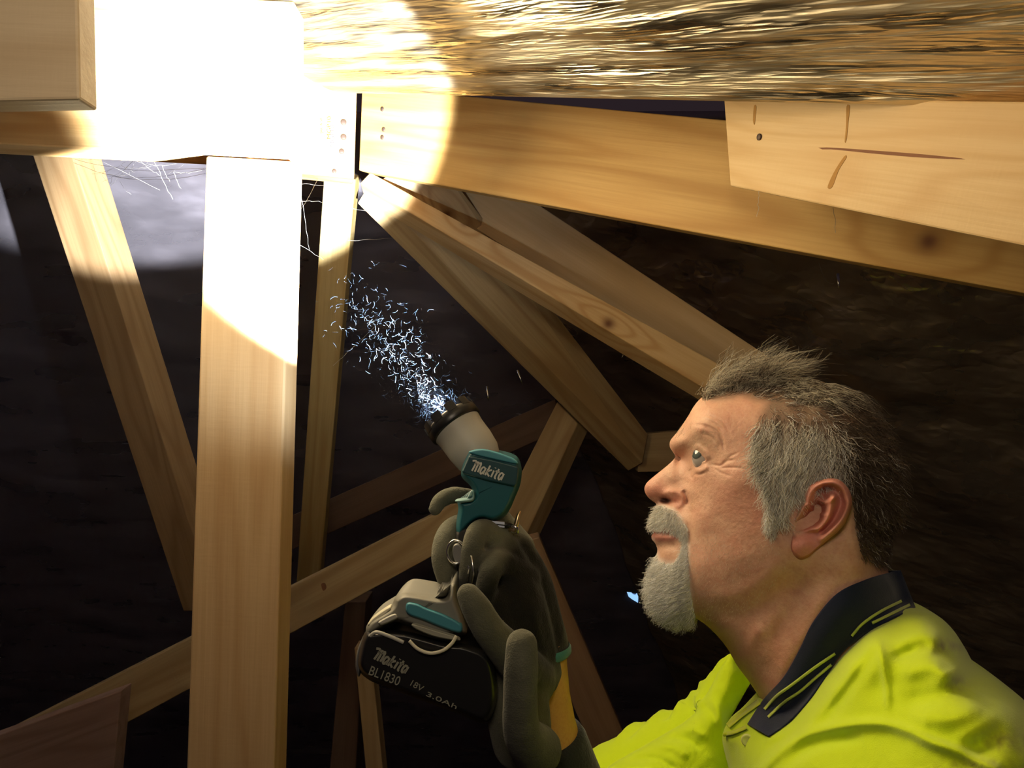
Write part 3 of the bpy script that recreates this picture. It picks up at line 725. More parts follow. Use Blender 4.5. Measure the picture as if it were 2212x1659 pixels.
def make_beard():
    N = 13000; x, y = sample(beard_zone, N); p, nn = surf(x, y)
    down = np.array([0, 0, -1.])
    q = sstep(1180, 1300, y)
    d = nn*(.40+.5*q)[:, None]-RZ*(.9)-RX*(.12)+RNG.randn(N, 3)*.20
    L = .006+.012*q+.004*RNG.rand(N)
    L = L*np.where(x > 1478, .7, 1.0)
    p, nn, d = bothsides(p-nn*.0008, nn, d, .45)
    strands(p, d, L, np.full(N, .00015)*(1+.9*RNG.rand(N)), cols_mix(N, (.98, .96, .90), (.88, .84, .72), RNG.rand(N)**2), 6, .16, 1.2, None, 'goatee', M_hair, 'white curly goatee')
    N = 4000; x, y = sample(must_zone, N); p, nn = surf(x, y)
    d = nn*.55-RZ*(.75)+RX[None]*(.55*sstep(1420, 1480, x)-.15)[:, None]+RNG.randn(N, 3)*.22
    L = .0045+.0035*RNG.rand(N)
    p, nn, d = bothsides(p-nn*.0005, nn, d, .45)
    strands(p, d, L, np.full(N, .00013)*(1+.7*RNG.rand(N)), cols_mix(N, (.98, .95, .88), (.80, .74, .60), RNG.rand(N)**2), 5, .12, 1.0, None, 'moustache', M_hair, 'short white moustache')
    N = 420; x, y = sample([(1452,938),(1470,928),(1500,924),(1530,932),(1540,940),(1510,938),(1480,942),(1458,954)], N); p, nn = surf(x, y)
    d = nn*.35+RZ*.25+RX*.9+RNG.randn(N, 3)*.2
    p, nn, d = bothsides(p, nn, d, .5)
    strands(p, d, .006+.004*RNG.rand(N), np.full(N, .00011), cols_mix(N, (.70, .60, .45), (.50, .38, .24), RNG.rand(N)), 4, .05, 1., None, 'eyebrow', M_hair, 'sparse pale eyebrows')
    # stubble on cheek and jaw
    N = 2600; x, y = sample([(1490,1180),(1520,1130),(1600,1190),(1680,1160),(1700,1230),(1640,1300),(1560,1350),(1510,1330),(1492,1260)], N); p, nn = surf(x, y)
    d = nn*.6-RZ*.7+RNG.randn(N, 3)*.3
    p, nn, d = bothsides(p, nn, d, .4)
    strands(p, d, .0012+.0012*RNG.rand(N), np.full(N, .00007), cols_mix(N, (.70, .62, .5), (.4, .3, .2), RNG.rand(N)), 2, 0., 1., None, 'stubble', M_hair, None)
make_beard()
# ================================================================ shirt
def cloth(name, col, rough=.85, weave=2600, bump=.35, colattr=False, sheen=.3):
    n = NT(name); tc = n.n('ShaderNodeTexCoord').outputs['Object']
    if colattr:
        at = n.n('ShaderNodeAttribute', attribute_name='Col'); n.l(at.outputs['Color'], n.b.inputs['Base Color'])
    else: n.b.inputs['Base Color'].default_value = (*col, 1)
    n.b.inputs['Roughness'].default_value = rough; n.b.inputs['Sheen Weight'].default_value = sheen; n.b.inputs['Specular IOR Level'].default_value = .15
    h = n.math('ADD', n.noise(tc, weave*.5, 2), n.math('MULTIPLY', n.noise(tc, 90, 3), 1.5))
    n.l(n.bump(h, bump, .0008), n.b.inputs['Normal']); return n.m
YEL = np.array([.60, .79, .010])
shirt_out = [(1646,1506),(1615,1530),(1590,1550),(1571,1566),(1560,1592),(1566,1630),(1575,1680),(1560,1800),(1540,2000),(1545,2250),(1800,2330),(2150,2330),(2330,2200),(2390,1950),(2360,1750),(2300,1620),(2230,1530),
 (2160,1470),(2110,1440),(2085,1400),(2060,1362),(2030,1333),(1995,1318),(1955,1312),(1925,1322),(1880,1352),(1830,1395),(1780,1450),(1730,1500),(1690,1530)]
shirt_ctrl = [(1700,1566,66),(1650,1560,54),(1610,1570,34),(1600,1620,45),(1640,1640,80),(1745,1535,86),(1790,1480,94),(1830,1430,100),(1880,1385,104),(1940,1350,80),(1990,1340,80),
 (1960,1400,125),(2030,1380,110),(2060,1450,145),(2000,1480,158),(1900,1480,138),(1820,1530,128),(2100,1520,168),(2180,1560,165),(2100,1620,192),(2230,1640,178),(2000,1600,184),(1900,1600,160),(1800,1620,142),
 (1720,1640,122),(2200,1800,205),(2000,1800,205),(1850,1800,180),(1700,1800,150),(2000,2000,210),(1800,2000,180),(2200,2000,190),(1900,2200,170)]
sf = [ridge([(1645,1665),(1700,1607),(1760,1580),(1830,1566),(1904,1563),(1960,1578),(2010,1602),(2081,1628),(2150,1662)], 9, 7.0, False),
 ridge([(1690,1660),(1740,1620),(1800,1600),(1870,1592)], 10, -5),
 ridge([(1892,1372),(1905,1420),(1915,1480),(1920,1540)], 6, 4.5), ridge([(1870,1400),(1800,1500),(1720,1600),(1670,1650)], 11, 4),
 ridge([(1905,1385),(1840,1480),(1770,1570)], 10, -4), ridge([(1930,1400),(1990,1370),(2040,1385)], 10, 5), ridge([(1920,1425),(1990,1400),(2020,1400)], 9, -5),
 ridge([(1940,1460),(2010,1440),(2070,1470)], 14, 6), ridge([(2010,1400),(2040,1420),(2055,1455)], 12, -5), ridge([(1940,1520),(2030,1500),(2090,1470),(2100,1440)], 14, -5), ridge([(1960,1550),(2060,1550),(2150,1520)], 16, 5),
 ridge([(2090,1640),(2140,1600),(2180,1560)], 16, -4), ridge([(2050,1610),(2130,1560),(2190,1500)], 14, 4), ridge([(1650,1600),(1680,1590),(1720,1565)], 7, 4), ridge([(1580,1600),(1590,1640),(1600,1700)], 8, -4),
 lambda x, y: 2.2*fbm(x/80, y/80, 2, 41)+.35*fbm(x/20, y/26, 2, 42)]
SHIRT = Shape(shirt_out, (1880, 1750), shirt_ctrl, sf, c=22, nb=120)
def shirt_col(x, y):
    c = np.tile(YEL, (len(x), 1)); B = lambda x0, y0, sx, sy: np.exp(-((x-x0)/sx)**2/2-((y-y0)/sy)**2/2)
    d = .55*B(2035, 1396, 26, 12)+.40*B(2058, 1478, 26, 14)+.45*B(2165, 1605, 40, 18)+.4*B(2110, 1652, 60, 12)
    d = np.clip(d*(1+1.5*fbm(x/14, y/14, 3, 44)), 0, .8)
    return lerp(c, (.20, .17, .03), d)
M_yel = cloth('hi_vis_knit', YEL, colattr=True, sheen=.25)
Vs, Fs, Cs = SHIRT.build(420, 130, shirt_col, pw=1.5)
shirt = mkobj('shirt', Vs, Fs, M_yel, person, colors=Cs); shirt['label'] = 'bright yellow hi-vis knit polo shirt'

def mirz(p, D):                                     # reflect world points across the plane at depth D along the view axis
    ax = np.array(dirw((0, 1, 0))); d = (p-np.array(cam.location))@ax-D; return p-2*d[:, None]*ax
def pillow(name, outline, D, T=None, R=None, mat=None, parent=None, centre=None, ctrl=None, feats=(), ns=160, nt=24, colf=None, nb=200, smooth_out=True, backT=None):
    """a solid with a traced outline, T metres half-thick, rounded over R pixels at the rim"""
    o_ = resample(outline, nb) if smooth_out else poly_resample(outline, nb)
    c_ = np.array(centre if centre else o_.mean(0))
    b = resample(outline, ns) if smooth_out else poly_resample(outline, ns)
    u = np.linspace(0, 1, nt+1)[1:]; t = 1-(1-u)**1.8
    g = c_+(b[None]-c_)*t[:, None, None]; x = np.r_[c_[0], g[..., 0].ravel()]; y = np.r_[c_[1], g[..., 1].ravel()]
    if ctrl is not None:
        r_ = Rbf(o_[::2].tolist()+[(a, q) for a, q, _ in ctrl], [0.]*len(o_[::2])+[v*v for _, _, v in ctrl], 18)
        wv = np.sqrt(np.maximum(r_(x, y), 0))
    else:
        d, _ = dist_poly(x, y, np.vstack([o_, o_[:1]])); q = np.clip(d/R, 0, 1); wv = T*1000*np.sqrt(np.maximum(1-(1-q)**2, 0))
    gg = np.clip(wv/5, 0, 1)
    for f in feats: wv = wv+f(x, y)*gg
    wv = np.maximum(wv, 0)/1000.; wv[-ns:] = 0
    near = P(x, y, D-wv); far = mirz(P(x, y, D-wv), D)
    n_ = len(x); k = np.arange(ns); k2 = (k+1) % ns; F_ = [(0, 1+a, 1+q) for a, q in zip(k, k2)]
    for r in range(nt-1):
        o = 1+r*ns; F_ += list(zip(o+k, o+ns+k, o+ns+k2, o+k2))
    rim0 = 1+(nt-1)*ns; mp = lambda i: i if i >= rim0 else i+n_
    F2 = [tuple(mp(i) for i in f[::-1]) for f in F_]
    cc = colf(x, y) if colf else None
    if cc is not None: cc = np.vstack([cc, cc[:rim0]])
    return mkobj(name, np.vstack([near, far[:rim0]]), F_+F2, mat, parent, colors=cc)
def poly_resample(pts, n):
    p = np.array(pts, float); p = np.vstack([p, p[:1]]); s = np.r_[0, np.cumsum(np.linalg.norm(np.diff(p, axis=0), axis=1))]
    u = np.linspace(0, s[-1], n, endpoint=False); return np.stack([np.interp(u, s, p[:, 0]), np.interp(u, s, p[:, 1])], 1)
# far side of the chest and the far sleeve reaching forward
far_out = [(1582,1414),(1600,1440),(1622,1468),(1608,1496),(1590,1530),(1574,1565),(1600,1600),(1640,1680),(1640,1850),(1500,2000),(1300,1960),(1180,1860),(1210,1740),(1310,1660),(1345,1637),(1400,1606),(1448,1578),(1478,1560),(1503,1537),(1506,1515),(1520,1508),(1535,1485),(1550,1455),(1566,1430)]
sl = pillow('sleeve', far_out, .80, mat=M_yel, parent=shirt, centre=(1470, 1740), ctrl=[(1585,1450,16),(1570,1500,26),(1560,1560,36),(1520,1600,42),(1450,1640,48),(1550,1680,54),(1400,1700,60),(1500,1800,66),(1350,1800,60),(1300,1720,48)],
  feats=[ridge([(1512,1512),(1540,1545),(1550,1590)], 7, -4), ridge([(1535,1500),(1560,1560),(1570,1640)], 8, 4), ridge([(1445,1590),(1490,1600),(1520,1620)], 6, -4), ridge([(1465,1572),(1500,1578),(1530,1598)], 6, 4),
         ridge([(1410,1612),(1450,1612),(1490,1640)], 7, 4), ridge([(1360,1640),(1420,1640),(1470,1670)], 6, -4), ridge([(1330,1655),(1400,1665),(1450,1700)], 7, 4), lambda x, y: 2.5*fbm(x/40, y/40, 3, 45)],
  ns=300, nt=70, colf=lambda x, y: np.tile(YEL, (len(x), 1)))
# placket edge, button and folded corner
def on_shirt(x, y, off): x = np.array([x], float); y = np.array([y], float); return Vector(HP(x, y, SHIRT.w(x, y)+off)[0])
def strip(name, pts, wpx, wfun, mat, parent, raise_=.0015, n=40):
    p = resample(pts, n, False); T = np.gradient(p, axis=0); T /= np.linalg.norm(T, axis=1)[:, None]; Nn = np.stack([-T[:, 1], T[:, 0]], 1)
    prof = [(-1, -.0030), (-.9, raise_*.6), (-.5, raise_), (0, raise_*1.1), (.5, raise_), (.9, raise_*.6), (1, -.0030)]
    rows = []
    for s_, h in prof:
        q = p+Nn*s_*wpx/2; rows.append(HP(q[:, 0], q[:, 1], wfun(q[:, 0], q[:, 1])+h))
    m = len(prof); V_ = np.vstack(rows); F_ = [(a*n+i, a*n+i+1, (a+1)*n+i+1, (a+1)*n+i) for a in range(m-1) for i in range(n-1)]
    F_ += [((m-1)*n+i, (m-1)*n+i+1, i+1, i) for i in range(n-1)]+[tuple(a*n for a in range(m))[::-1], tuple(a*n+n-1 for a in range(m))]
    return mkobj(name, V_, F_, mat, parent)
M_yel2 = cloth('hi_vis_band', (.56, .66, .03)); M_navy = cloth('navy_rib_knit', (.010, .015, .040), weave=2400, bump=.25, sheen=.2)
strip('placket', [(1640,1516),(1605,1541),(1572,1568)], 13, lambda x, y: np.maximum(SHIRT.w(x, y), 0)+.004, M_yel2, shirt, .002)
strip('placket_fold', [(1562,1587),(1585,1582),(1612,1571)], 9, lambda x, y: np.maximum(SHIRT.w(x, y), .018)+.003, M_yel2, shirt, .002)
lathe('button', on_shirt(1614, 1598, .000), -HAW, [(0, .0045), (.0018, .0045), (.0024, .0036), (.0018, .0026), (.0018, 0.0001)], simple('shirt_button', (.75, .80, .25), .35), shirt, 24)
# collar: the navy rib collar standing round the neck and lying on the shoulder
cin = [(1614,1564),(1648,1512),(1693,1462),(1727,1403),(1756,1344),(1807,1283),(1870,1252),(1925,1236),(1946,1232)]
cout = [(1661,1591),(1702,1562),(1742,1520),(1778,1471),(1816,1415),(1850,1384),(1890,1356),(1935,1334),(1978,1312)]
nu_, nv_ = 120, 22
ci_ = resample(cin, nu_, False); co_ = resample(cout, nu_, False)
def cw(x, y): return np.maximum(np.maximum(HEAD.w(x, y, True), SHIRT.w(x, y)), 0)
rows = []; 
for j in range(nv_):
    t = j/(nv_-1); q = ci_*(1-t)+co_*t; wv = cw(q[:, 0], q[:, 1])
    rows.append((q, wv))
WW = np.array([r_[1] for r_ in rows])
for _ in range(14):                       # let the cloth bridge hollows instead of clinging
    S_ = WW.copy(); S_[1:-1] = (WW[:-2]+WW[1:-1]+WW[2:])/3; S_[:, 1:-1] = (S_[:, :-2]+S_[:, 1:-1]+S_[:, 2:])/3; WW = np.maximum(S_, WW*.995)
endf = np.clip((nu_-1-np.arange(nu_))/9., 0, 1)**.5
tt = np.linspace(0, 1, nv_)[:, None]
WT = (WW+.0035+.004*np.sin(np.pi*tt))*endf[None]
near = []; inner = []
for j in range(nv_):
    q = rows[j][0]; near.append(HP(q[:, 0], q[:, 1], WT[j])); inner.append(HP(q[:, 0], q[:, 1], np.maximum(WT[j]-.0022, 0)))
Vc = np.vstack(near+inner); nn_ = nv_*nu_
idx = lambda j, i, L: L*nn_+j*nu_+i
Fc = []
for j in range(nv_-1):
    for i in range(nu_-1):
        Fc.append((idx(j, i, 0), idx(j, i+1, 0), idx(j+1, i+1, 0), idx(j+1, i, 0))); Fc.append((idx(j, i, 1), idx(j+1, i, 1), idx(j+1, i+1, 1), idx(j, i+1, 1)))
for i in range(nu_-1):
    Fc.append((idx(0, i, 0), idx(0, i, 1), idx(0, i+1, 1), idx(0, i+1, 0))); Fc.append((idx(nv_-1, i, 0), idx(nv_-1, i+1, 0), idx(nv_-1, i+1, 1), idx(nv_-1, i, 1)))
for j in range(nv_-1):
    Fc.append((idx(j, 0, 0), idx(j+1, 0, 0), idx(j+1, 0, 1), idx(j, 0, 1)))
nvv = len(Vc); Vc2 = np.vstack([Vc, mirror(Vc)]); Fc2 = Fc+[tuple(i+nvv for i in f[::-1]) for f in Fc]
collar = mkobj('collar', Vc2, Fc2, M_navy, shirt); collar['label'] = 'navy blue collar with yellow tipping'
tree_c = Rbf([], []) if False else None
def cwf(x, y):
    q = np.stack([r_[0] for r_ in rows]).reshape(-1, 2); wv = WT.ravel(); o = np.zeros(len(x))
    for i in range(len(x)):
        d2 = (q[:, 0]-x[i])**2+(q[:, 1]-y[i])**2; k = np.argsort(d2)[:12]; ww = 1/(d2[k]+9.); o[i] = (wv[k]*ww).sum()/ww.sum()
    return o
M_tip = cloth('yellow_tipping', (.50, .60, .10))
for pts in ([(1651,1532),(1678,1503),(1711,1479),(1760,1442),(1804,1412)], [(1659,1549),(1695,1516),(1728,1494),(1760,1466),(1796,1436)],
            [(1840,1374),(1864,1347),(1904,1320),(1948,1298)], [(1884,1346),(1915,1331),(1943,1317),(1966,1306)]):
    strip('collar_stripe', pts, 7.0, cwf, M_tip, shirt, .0026)
# dark trousers and legs down to the joists
M_trou = cloth('dark_trousers', (.02, .022, .03))
hipc = HP(np.array([1880.]), np.array([2250.]), np.array([0.]))[0]
def limb(name, chain, mat, parent, sg=28):
    return tube(name, [c[:3] for c in chain], [c[3] for c in chain], mat, parent, sg)
tr_v = []
for s_ in (-1, 1):
    o_ = HAW*s_*.095
    limb('trouser_leg', [tuple(hipc+o_+np.array([0, 0, .10]))+(.115,), tuple(hipc+o_+np.array([0, 0, -.05]))+(.105,), tuple(hipc+o_+np.array([-.04, 0, -.45]))+(.075,), tuple(hipc+o_*1.1+np.array([.02, 0, .02-hipc[2]+.06]))+(.055,), tuple(hipc+o_*1.1+np.array([.02, 0, .002-hipc[2]]))+(.06,)], M_trou, person)

# ================================================================ glove (left hand) and dark arm sleeve
def organic(name, chains, mat, parent, voxel=.0016, smooth=8):
    bm = bmesh.new()
    for ch in chains:
        pts = [(np.array(P(a, b, c)), r/1000.) for a, b, c, r in ch]
        if len(pts) == 1: seq = pts
        else:
            # Catmull-Rom through the chain
            seq = []; A = np.array([list(p)+[r] for p, r in pts]); m = len(A)
            for i in range(m-1):
                p0, p1, p2, p3 = A[max(i-1, 0)], A[i], A[i+1], A[min(i+2, m-1)]
                L = np.linalg.norm((p2-p1)[:3]); k = max(2, int(L/(min(p1[3], p2[3])*.22)))
                for t in np.linspace(0, 1, k, endpoint=False):
                    q = .5*((2*p1)+(-p0+p2)*t+(2*p0-5*p1+4*p2-p3)*t*t+(-p0+3*p1-3*p2+p3)*t**3); seq.append((q[:3], q[3]))
            seq.append((A[-1][:3], A[-1][3]))
        for p, r in seq: bmesh.ops.create_icosphere(bm, subdivisions=2, radius=max(r, .002), matrix=Matrix.Translation(Vector(p)))
    me = bpy.data.meshes.new(name); bm.to_mesh(me); bm.free(); me.materials.append(mat)
    me.polygons.foreach_set('use_smooth', [True]*len(me.polygons))
    o = bpy.data.objects.new(name, me); C.objects.link(o)
    rm = o.modifiers.new('Remesh', 'REMESH'); rm.mode = 'VOXEL'; rm.voxel_size = voxel; rm.use_smooth_shade = True
    sm = o.modifiers.new('Smooth', 'SMOOTH'); sm.factor = .6; sm.iterations = smooth
    o.parent = parent; o.matrix_parent_inverse = parent.matrix_world.inverted()
    return o
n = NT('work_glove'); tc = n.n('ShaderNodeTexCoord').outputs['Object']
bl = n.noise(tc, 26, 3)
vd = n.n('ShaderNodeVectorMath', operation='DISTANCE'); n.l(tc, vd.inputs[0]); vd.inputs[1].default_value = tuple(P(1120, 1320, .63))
palm_coat_shade = n.ramp(n.math('ADD', vd.outputs['Value'], n.math('MULTIPLY', n.math('SUBTRACT', bl, .5), .03)), [(.046, 1.0), (.062, 0.0)])  # black palm coating, with the shade inside the hand darkened in
n.l(n.mix(palm_coat_shade, n.ramp(bl, [(.35, (.075, .075, .052)), (.7, (.14, .14, .10))]), (.008, .0075, .006)), n.b.inputs['Base Color'])
n.b.inputs['Roughness'].default_value = .8; n.b.inputs['Sheen Weight'].default_value = .12; n.b.inputs['Specular IOR Level'].default_value = .15
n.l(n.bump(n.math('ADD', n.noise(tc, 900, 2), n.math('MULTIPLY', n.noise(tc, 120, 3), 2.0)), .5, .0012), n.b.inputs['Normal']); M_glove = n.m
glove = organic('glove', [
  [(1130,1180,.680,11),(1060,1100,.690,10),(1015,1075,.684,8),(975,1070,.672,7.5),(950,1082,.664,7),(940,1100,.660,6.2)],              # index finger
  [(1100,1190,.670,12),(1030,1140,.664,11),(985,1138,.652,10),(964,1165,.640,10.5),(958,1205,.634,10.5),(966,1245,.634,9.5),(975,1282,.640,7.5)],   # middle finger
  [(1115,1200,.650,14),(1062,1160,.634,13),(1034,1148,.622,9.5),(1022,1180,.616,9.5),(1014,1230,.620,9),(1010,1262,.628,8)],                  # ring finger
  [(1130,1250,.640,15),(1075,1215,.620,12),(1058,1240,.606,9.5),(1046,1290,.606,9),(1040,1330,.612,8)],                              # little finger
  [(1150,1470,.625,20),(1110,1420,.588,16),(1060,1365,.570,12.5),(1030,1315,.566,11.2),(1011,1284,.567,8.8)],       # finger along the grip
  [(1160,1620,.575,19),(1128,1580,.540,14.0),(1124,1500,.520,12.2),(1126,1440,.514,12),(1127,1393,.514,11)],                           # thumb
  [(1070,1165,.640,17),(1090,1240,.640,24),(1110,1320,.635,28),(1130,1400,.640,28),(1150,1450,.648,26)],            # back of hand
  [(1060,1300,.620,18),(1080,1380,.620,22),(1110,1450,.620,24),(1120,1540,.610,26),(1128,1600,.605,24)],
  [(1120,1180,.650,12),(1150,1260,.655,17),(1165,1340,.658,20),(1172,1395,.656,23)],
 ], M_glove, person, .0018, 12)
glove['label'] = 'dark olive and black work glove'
M_hem = cloth('teal_glove_hem', (.05, .20, .17))
hem = lathe('glove_hem', P(1163, 1404, .655), P(1166, 1500, .655)-P(1160, 1385, .655), [(-.004, .0262), (-.002, .0275), (.002, .0275), (.004, .0258)], M_hem, person, 40, close=False)
hem['label'] = 'teal hem band of the glove'
M_dsl = cloth('dark_sleeve', (.022, .026, .022), weave=900, bump=.8)
tube('arm_sleeve', [P(1176, 1588, .657), P(1180, 1605, .658), P(1192, 1650, .66), P(1225, 1760, .66), P(1330, 1920, .64), P(1500, 2000, .62), P(1700, 1975, .61)], [.0315, .0345, .0365, .041, .046, .050, .054], M_dsl, person, 36)

# ================================================================ cordless torch
M_teal = simple('teal_plastic', (.010, .095, .120), .42); M_tealL = simple('teal_plastic_light', (.06, .26, .33), .5)
M_black = simple('black_plastic', (.012, .012, .013), .35); M_rub = simple('black_rubber', (.018, .018, .017), .7)
M_grey = simple('pale_grey_plastic', (.40, .39, .34), .5); M_pale = simple('worn_pale_plastic', (.62, .58, .44), .45); M_white = simple('white_lettering', (.62, .62, .56), .6)
M_steel = simple('bright_steel', (.75, .75, .72), .22, 1.0); M_brass = simple('brass', (.65, .50, .28), .3, 1.0)
torch = empty('cordless_torch', V(930, 1500, .60)); bpy.context.view_layer.update()
tag(torch, 'teal and black cordless work torch with toothed black bezel held in the gloved hand', 'torch')
HC = V(984, 919, .665); adir = (Vector(BEAM1)-Vector(BEAM0)).normalized(); adir = (adir-dirw((0, 1, 0))*.36).normalized()
k_ = .665/1700.
bell = lathe('lamp_head', HC, -adir, [(-.004, 56*k_), (0, 57*k_), (.004, 55*k_), (26*k_, 53*k_), (55*k_, 53*k_), (85*k_, 50*k_), (105*k_, 42*k_), (118*k_, 25*k_)], M_grey, torch, 56)
bz = lathe('bezel', HC, -adir, [(-.0075, 44*k_), (-.0075, 58*k_), (-.0060, 61*k_), (.0015, 61*k_), (.0030, 58*k_), (.0030, 50*k_)], M_black, torch, 64, close=False)
# castellated teeth as sub-parts of the bezel
u_ = adir.cross(Vector((0, 0, 1))).normalized(); v_ = adir.cross(u_)
for k in range(10):
    vs = []; a0 = 2*math.pi*k/10; da = 2*math.pi/10*.30
    for a in np.linspace(a0-da, a0+da, 6):
        for h, r in ((.0050, 61.5), (.0128, 60.0), (.0128, 49.0), (.0050, 47.0)):
            vs.append(tuple(HC+adir*h+(u_*math.cos(a)+v_*math.sin(a))*r*k_))
    fs = [(i*4+j, i*4+(j+1) % 4, (i+1)*4+(j+1) % 4, (i+1)*4+j) for i in range(5) for j in range(4)]+[(3, 2, 1, 0), (20, 21, 22, 23)]
    mkobj('bezel_tooth', vs, fs, M_black, bz, smooth=False)
n = NT('torch_lens'); n.b.inputs['Emission Color'].default_value = (.85, .93, 1, 1); n.b.inputs['Emission Strength'].default_value = 14; n.b.inputs['Base Color'].default_value = (.8, .85, .9, 1)
lathe('lens', HC, adir, [(.0042, .0001), (.0042, 47*k_), (.0062, 46*k_), (.0072, 30*k_), (.0074, .0001)], n.m, torch, 48, close=False)
# yellow-green reflection on the head, put in as a coloured disc
lathe('lime_reflection', V(1020, 955, .648), -dirw((0, 1, 0)), [(0, 22*k_*.7), (.003, 20*k_*.7), (.004, 10*k_*.7), (.004, .0001)], simple('lime_reflection_tint', (.42, .46, .06), .4), torch, 32)
def pp(name, pts, D, T, R, mat, parent=torch, **kw): return pillow(name, pts, D, T, R, mat, parent, smooth_out=kw.pop('so', True), **kw)
house = pp('housing', [(1010,978),(1022,970),(1046,969),(1076,976),(1106,984),(1121,994),(1127,1015),(1124,1046),(1112,1076),(1104,1095),(1090,1116),(1066,1128),(1040,1124),(1020,1134),(1004,1150),(988,1166),(984,1140),(990,1100),(990,1083),(1016,1077),(1022,1064),(1016,1050),(1000,1034),(996,1022),(1000,1000)], .650, .024, 12, M_teal, centre=(1066, 1050), ns=260, nt=30)
panel = pp('name_panel', [(1013,983),(1062,992),(1117,1006),(1121,1012),(1118,1046),(1112,1052),(1056,1040),(1001,1024),(998,1018)], .6262, .0035, 4, simple('dark_teal_panel', (.010, .055, .070), .45), so=False)
pp('top_ridge', [(1016,974),(1044,970),(1080,979),(1112,992),(1116,1003),(1070,994),(1018,981)], .6275, .0035, 4, M_tealL)
def text_px(name, s, px, py, d, hpx, ang, mat, parent, shear=0., off=0., ext=.0002, wscale=1.):
    cu = bpy.data.curves.new(name, 'FONT'); cu.body = s; cu.size = hpx*d/F/.70; cu.shear = shear; cu.offset = off*cu.size; cu.extrude = ext; cu.resolution_u = 6
    ob = bpy.data.objects.new(name, cu); me = bpy.data.meshes.new_from_object(ob); bpy.data.objects.remove(ob)
    me.materials.clear(); me.materials.append(mat)
    o = bpy.data.objects.new(name, me); C.objects.link(o)
    a = math.radians(ang)
    X = dirw((math.cos(a), 0, math.sin(a))); Y = dirw((-math.sin(a), 0, math.cos(a))); Z = X.cross(Y)
    M = Matrix((X*wscale, Y, Z)).transposed().to_4x4(); M.translation = V(px, py, d); o.matrix_world = M
    bpy.context.view_layer.update()
    if parent: o.parent = parent; o.matrix_parent_inverse = parent.matrix_world.inverted()
    return o
LOGO = [[(-.22,.96),(.16,1.0),(.02,0)], [(.10,.70),(.28,.98),(.40,.92),(.31,0)], [(.38,.70),(.56,.98),(.68,.92),(.60,.05)],
 [(1.16,.66),(.98,.70),(.84,.40),(.86,.05),(1.0,.03),(1.14,.35)], [(1.24,.70),(1.15,.02)], [(1.58,1.05),(1.38,0)], [(1.86,.70),(1.48,.36),(1.78,0)],
 [(2.08,.70),(1.98,0)], [(2.13,.95),(2.14,1.02)], [(2.50,1.0),(2.34,.12),(2.48,0)], [(2.24,.70),(2.64,.72)],
 [(3.02,.66),(2.84,.70),(2.70,.40),(2.72,.05),(2.86,.03),(3.0,.35)], [(3.10,.70),(3.01,.02)]]
def logo(px, py, d, h, ang, mat, parent, r=.085):
    a = math.radians(ang); X = dirw((math.cos(a), 0, math.sin(a))); Y = dirw((-math.sin(a), 0, math.cos(a))); o0 = V(px, py, d); k = h*d/F
    bm = bmesh.new(); vs = []; fs = []
    for st in LOGO:
        p = resample(st, 14, False) if len(st) > 2 else np.array(st); 
        T = np.gradient(p, axis=0); T /= np.linalg.norm(T, axis=1)[:, None]+1e-9; N_ = np.stack([-T[:, 1], T[:, 0]], 1)
        Zt = -dirw((0, 1, 0))*.00035; b0 = len(vs); m = len(p)
        for off, z in ((-1, 0), (-1, 1), (1, 1), (1, 0)):
            for q, nv in zip(p, N_):
                w_ = q+nv*off*r; vs.append(tuple(o0+X*w_[0]*k+Y*w_[1]*k+Zt*z))
        for a_ in range(4):
            a2 = (a_+1) % 4
            for i_ in range(m-1): fs.append((b0+a_*m+i_, b0+a_*m+i_+1, b0+a2*m+i_+1, b0+a2*m+i_))
        fs.append((b0, b0+m, b0+2*m, b0+3*m)); fs.append((b0+m-1, b0+4*m-1, b0+3*m-1, b0+2*m-1))
    return mkobj('lettering', vs, fs, mat, parent, smooth=False)
logo(1019, 1017, .6224, 22, -18, M_white, panel)
lip = pp('trigger_ledge', [(985,1080),(1018,1074),(1020,1060),(1024,1064),(1022,1082),(990,1086)], .628, .006, 4, simple('pale_teal_edge', (.30, .50, .50), .4))
grip = pp('grip', [(984,1150),(1010,1136),(1034,1140),(1044,1200),(1036,1270),(1010,1310),(960,1306),(962,1285),(978,1262),(986,1215)], .645, .018, 10, M_rub)
ringp = [V(985+19*math.cos(a), 1192+25*math.sin(a), .617) for a in np.linspace(0, 2*math.pi, 25)]
hk = tube('belt_hook_ring', ringp, .0011, M_steel, torch, 8)
pp('hook_plate', [(980,1178),(992,1176),(1000,1192),(996,1212),(984,1214),(978,1196)], .620, .003, 3, simple('grey_steel', (.30, .30, .29), .4, .6))
tube('hook_wire', [V(1003, 1190, .612), V(1014, 1230, .610), V(1008, 1262, .612)], .0010, M_steel, torch); tube('hook_wire', [V(1018, 1200, .606), V(1024, 1240, .606), V(1016, 1272, .608)], .0008, M_steel, torch)
# foot and battery pack
foot = pp('foot', [(790,1362),(800,1340),(843,1312),(853,1292),(872,1281),(900,1283),(950,1291),(966,1285),(974,1262),(984,1262),(988,1296),(1003,1340),(1004,1372),(940,1372),(880,1352),(850,1346),(800,1374)], .606, .028, 12, simple('dusty_grey_plastic', (.20, .195, .165), .55), centre=(900, 1325), ns=240)
pp('foot_band', [(879,1303),(900,1304),(920,1313),(960,1328),(996,1349),(994,1367),(960,1358),(915,1340),(880,1326)], .5775, .0045, 5, M_tealL)
pp('edge_strip', [(795,1347),(806,1333),(838,1311),(845,1314),(838,1324),(812,1344),(798,1352)], .588, .005, 4, simple('cream_edge_highlight', (.70, .66, .50), .5))  # bright highlight along the foot's edge, painted as a cream strip
pp('edge_strip', [(818,1343),(850,1326),(859,1331),(856,1338),(826,1350)], .578, .004, 4, M_grey)  # second edge highlight, likewise a pale painted strip
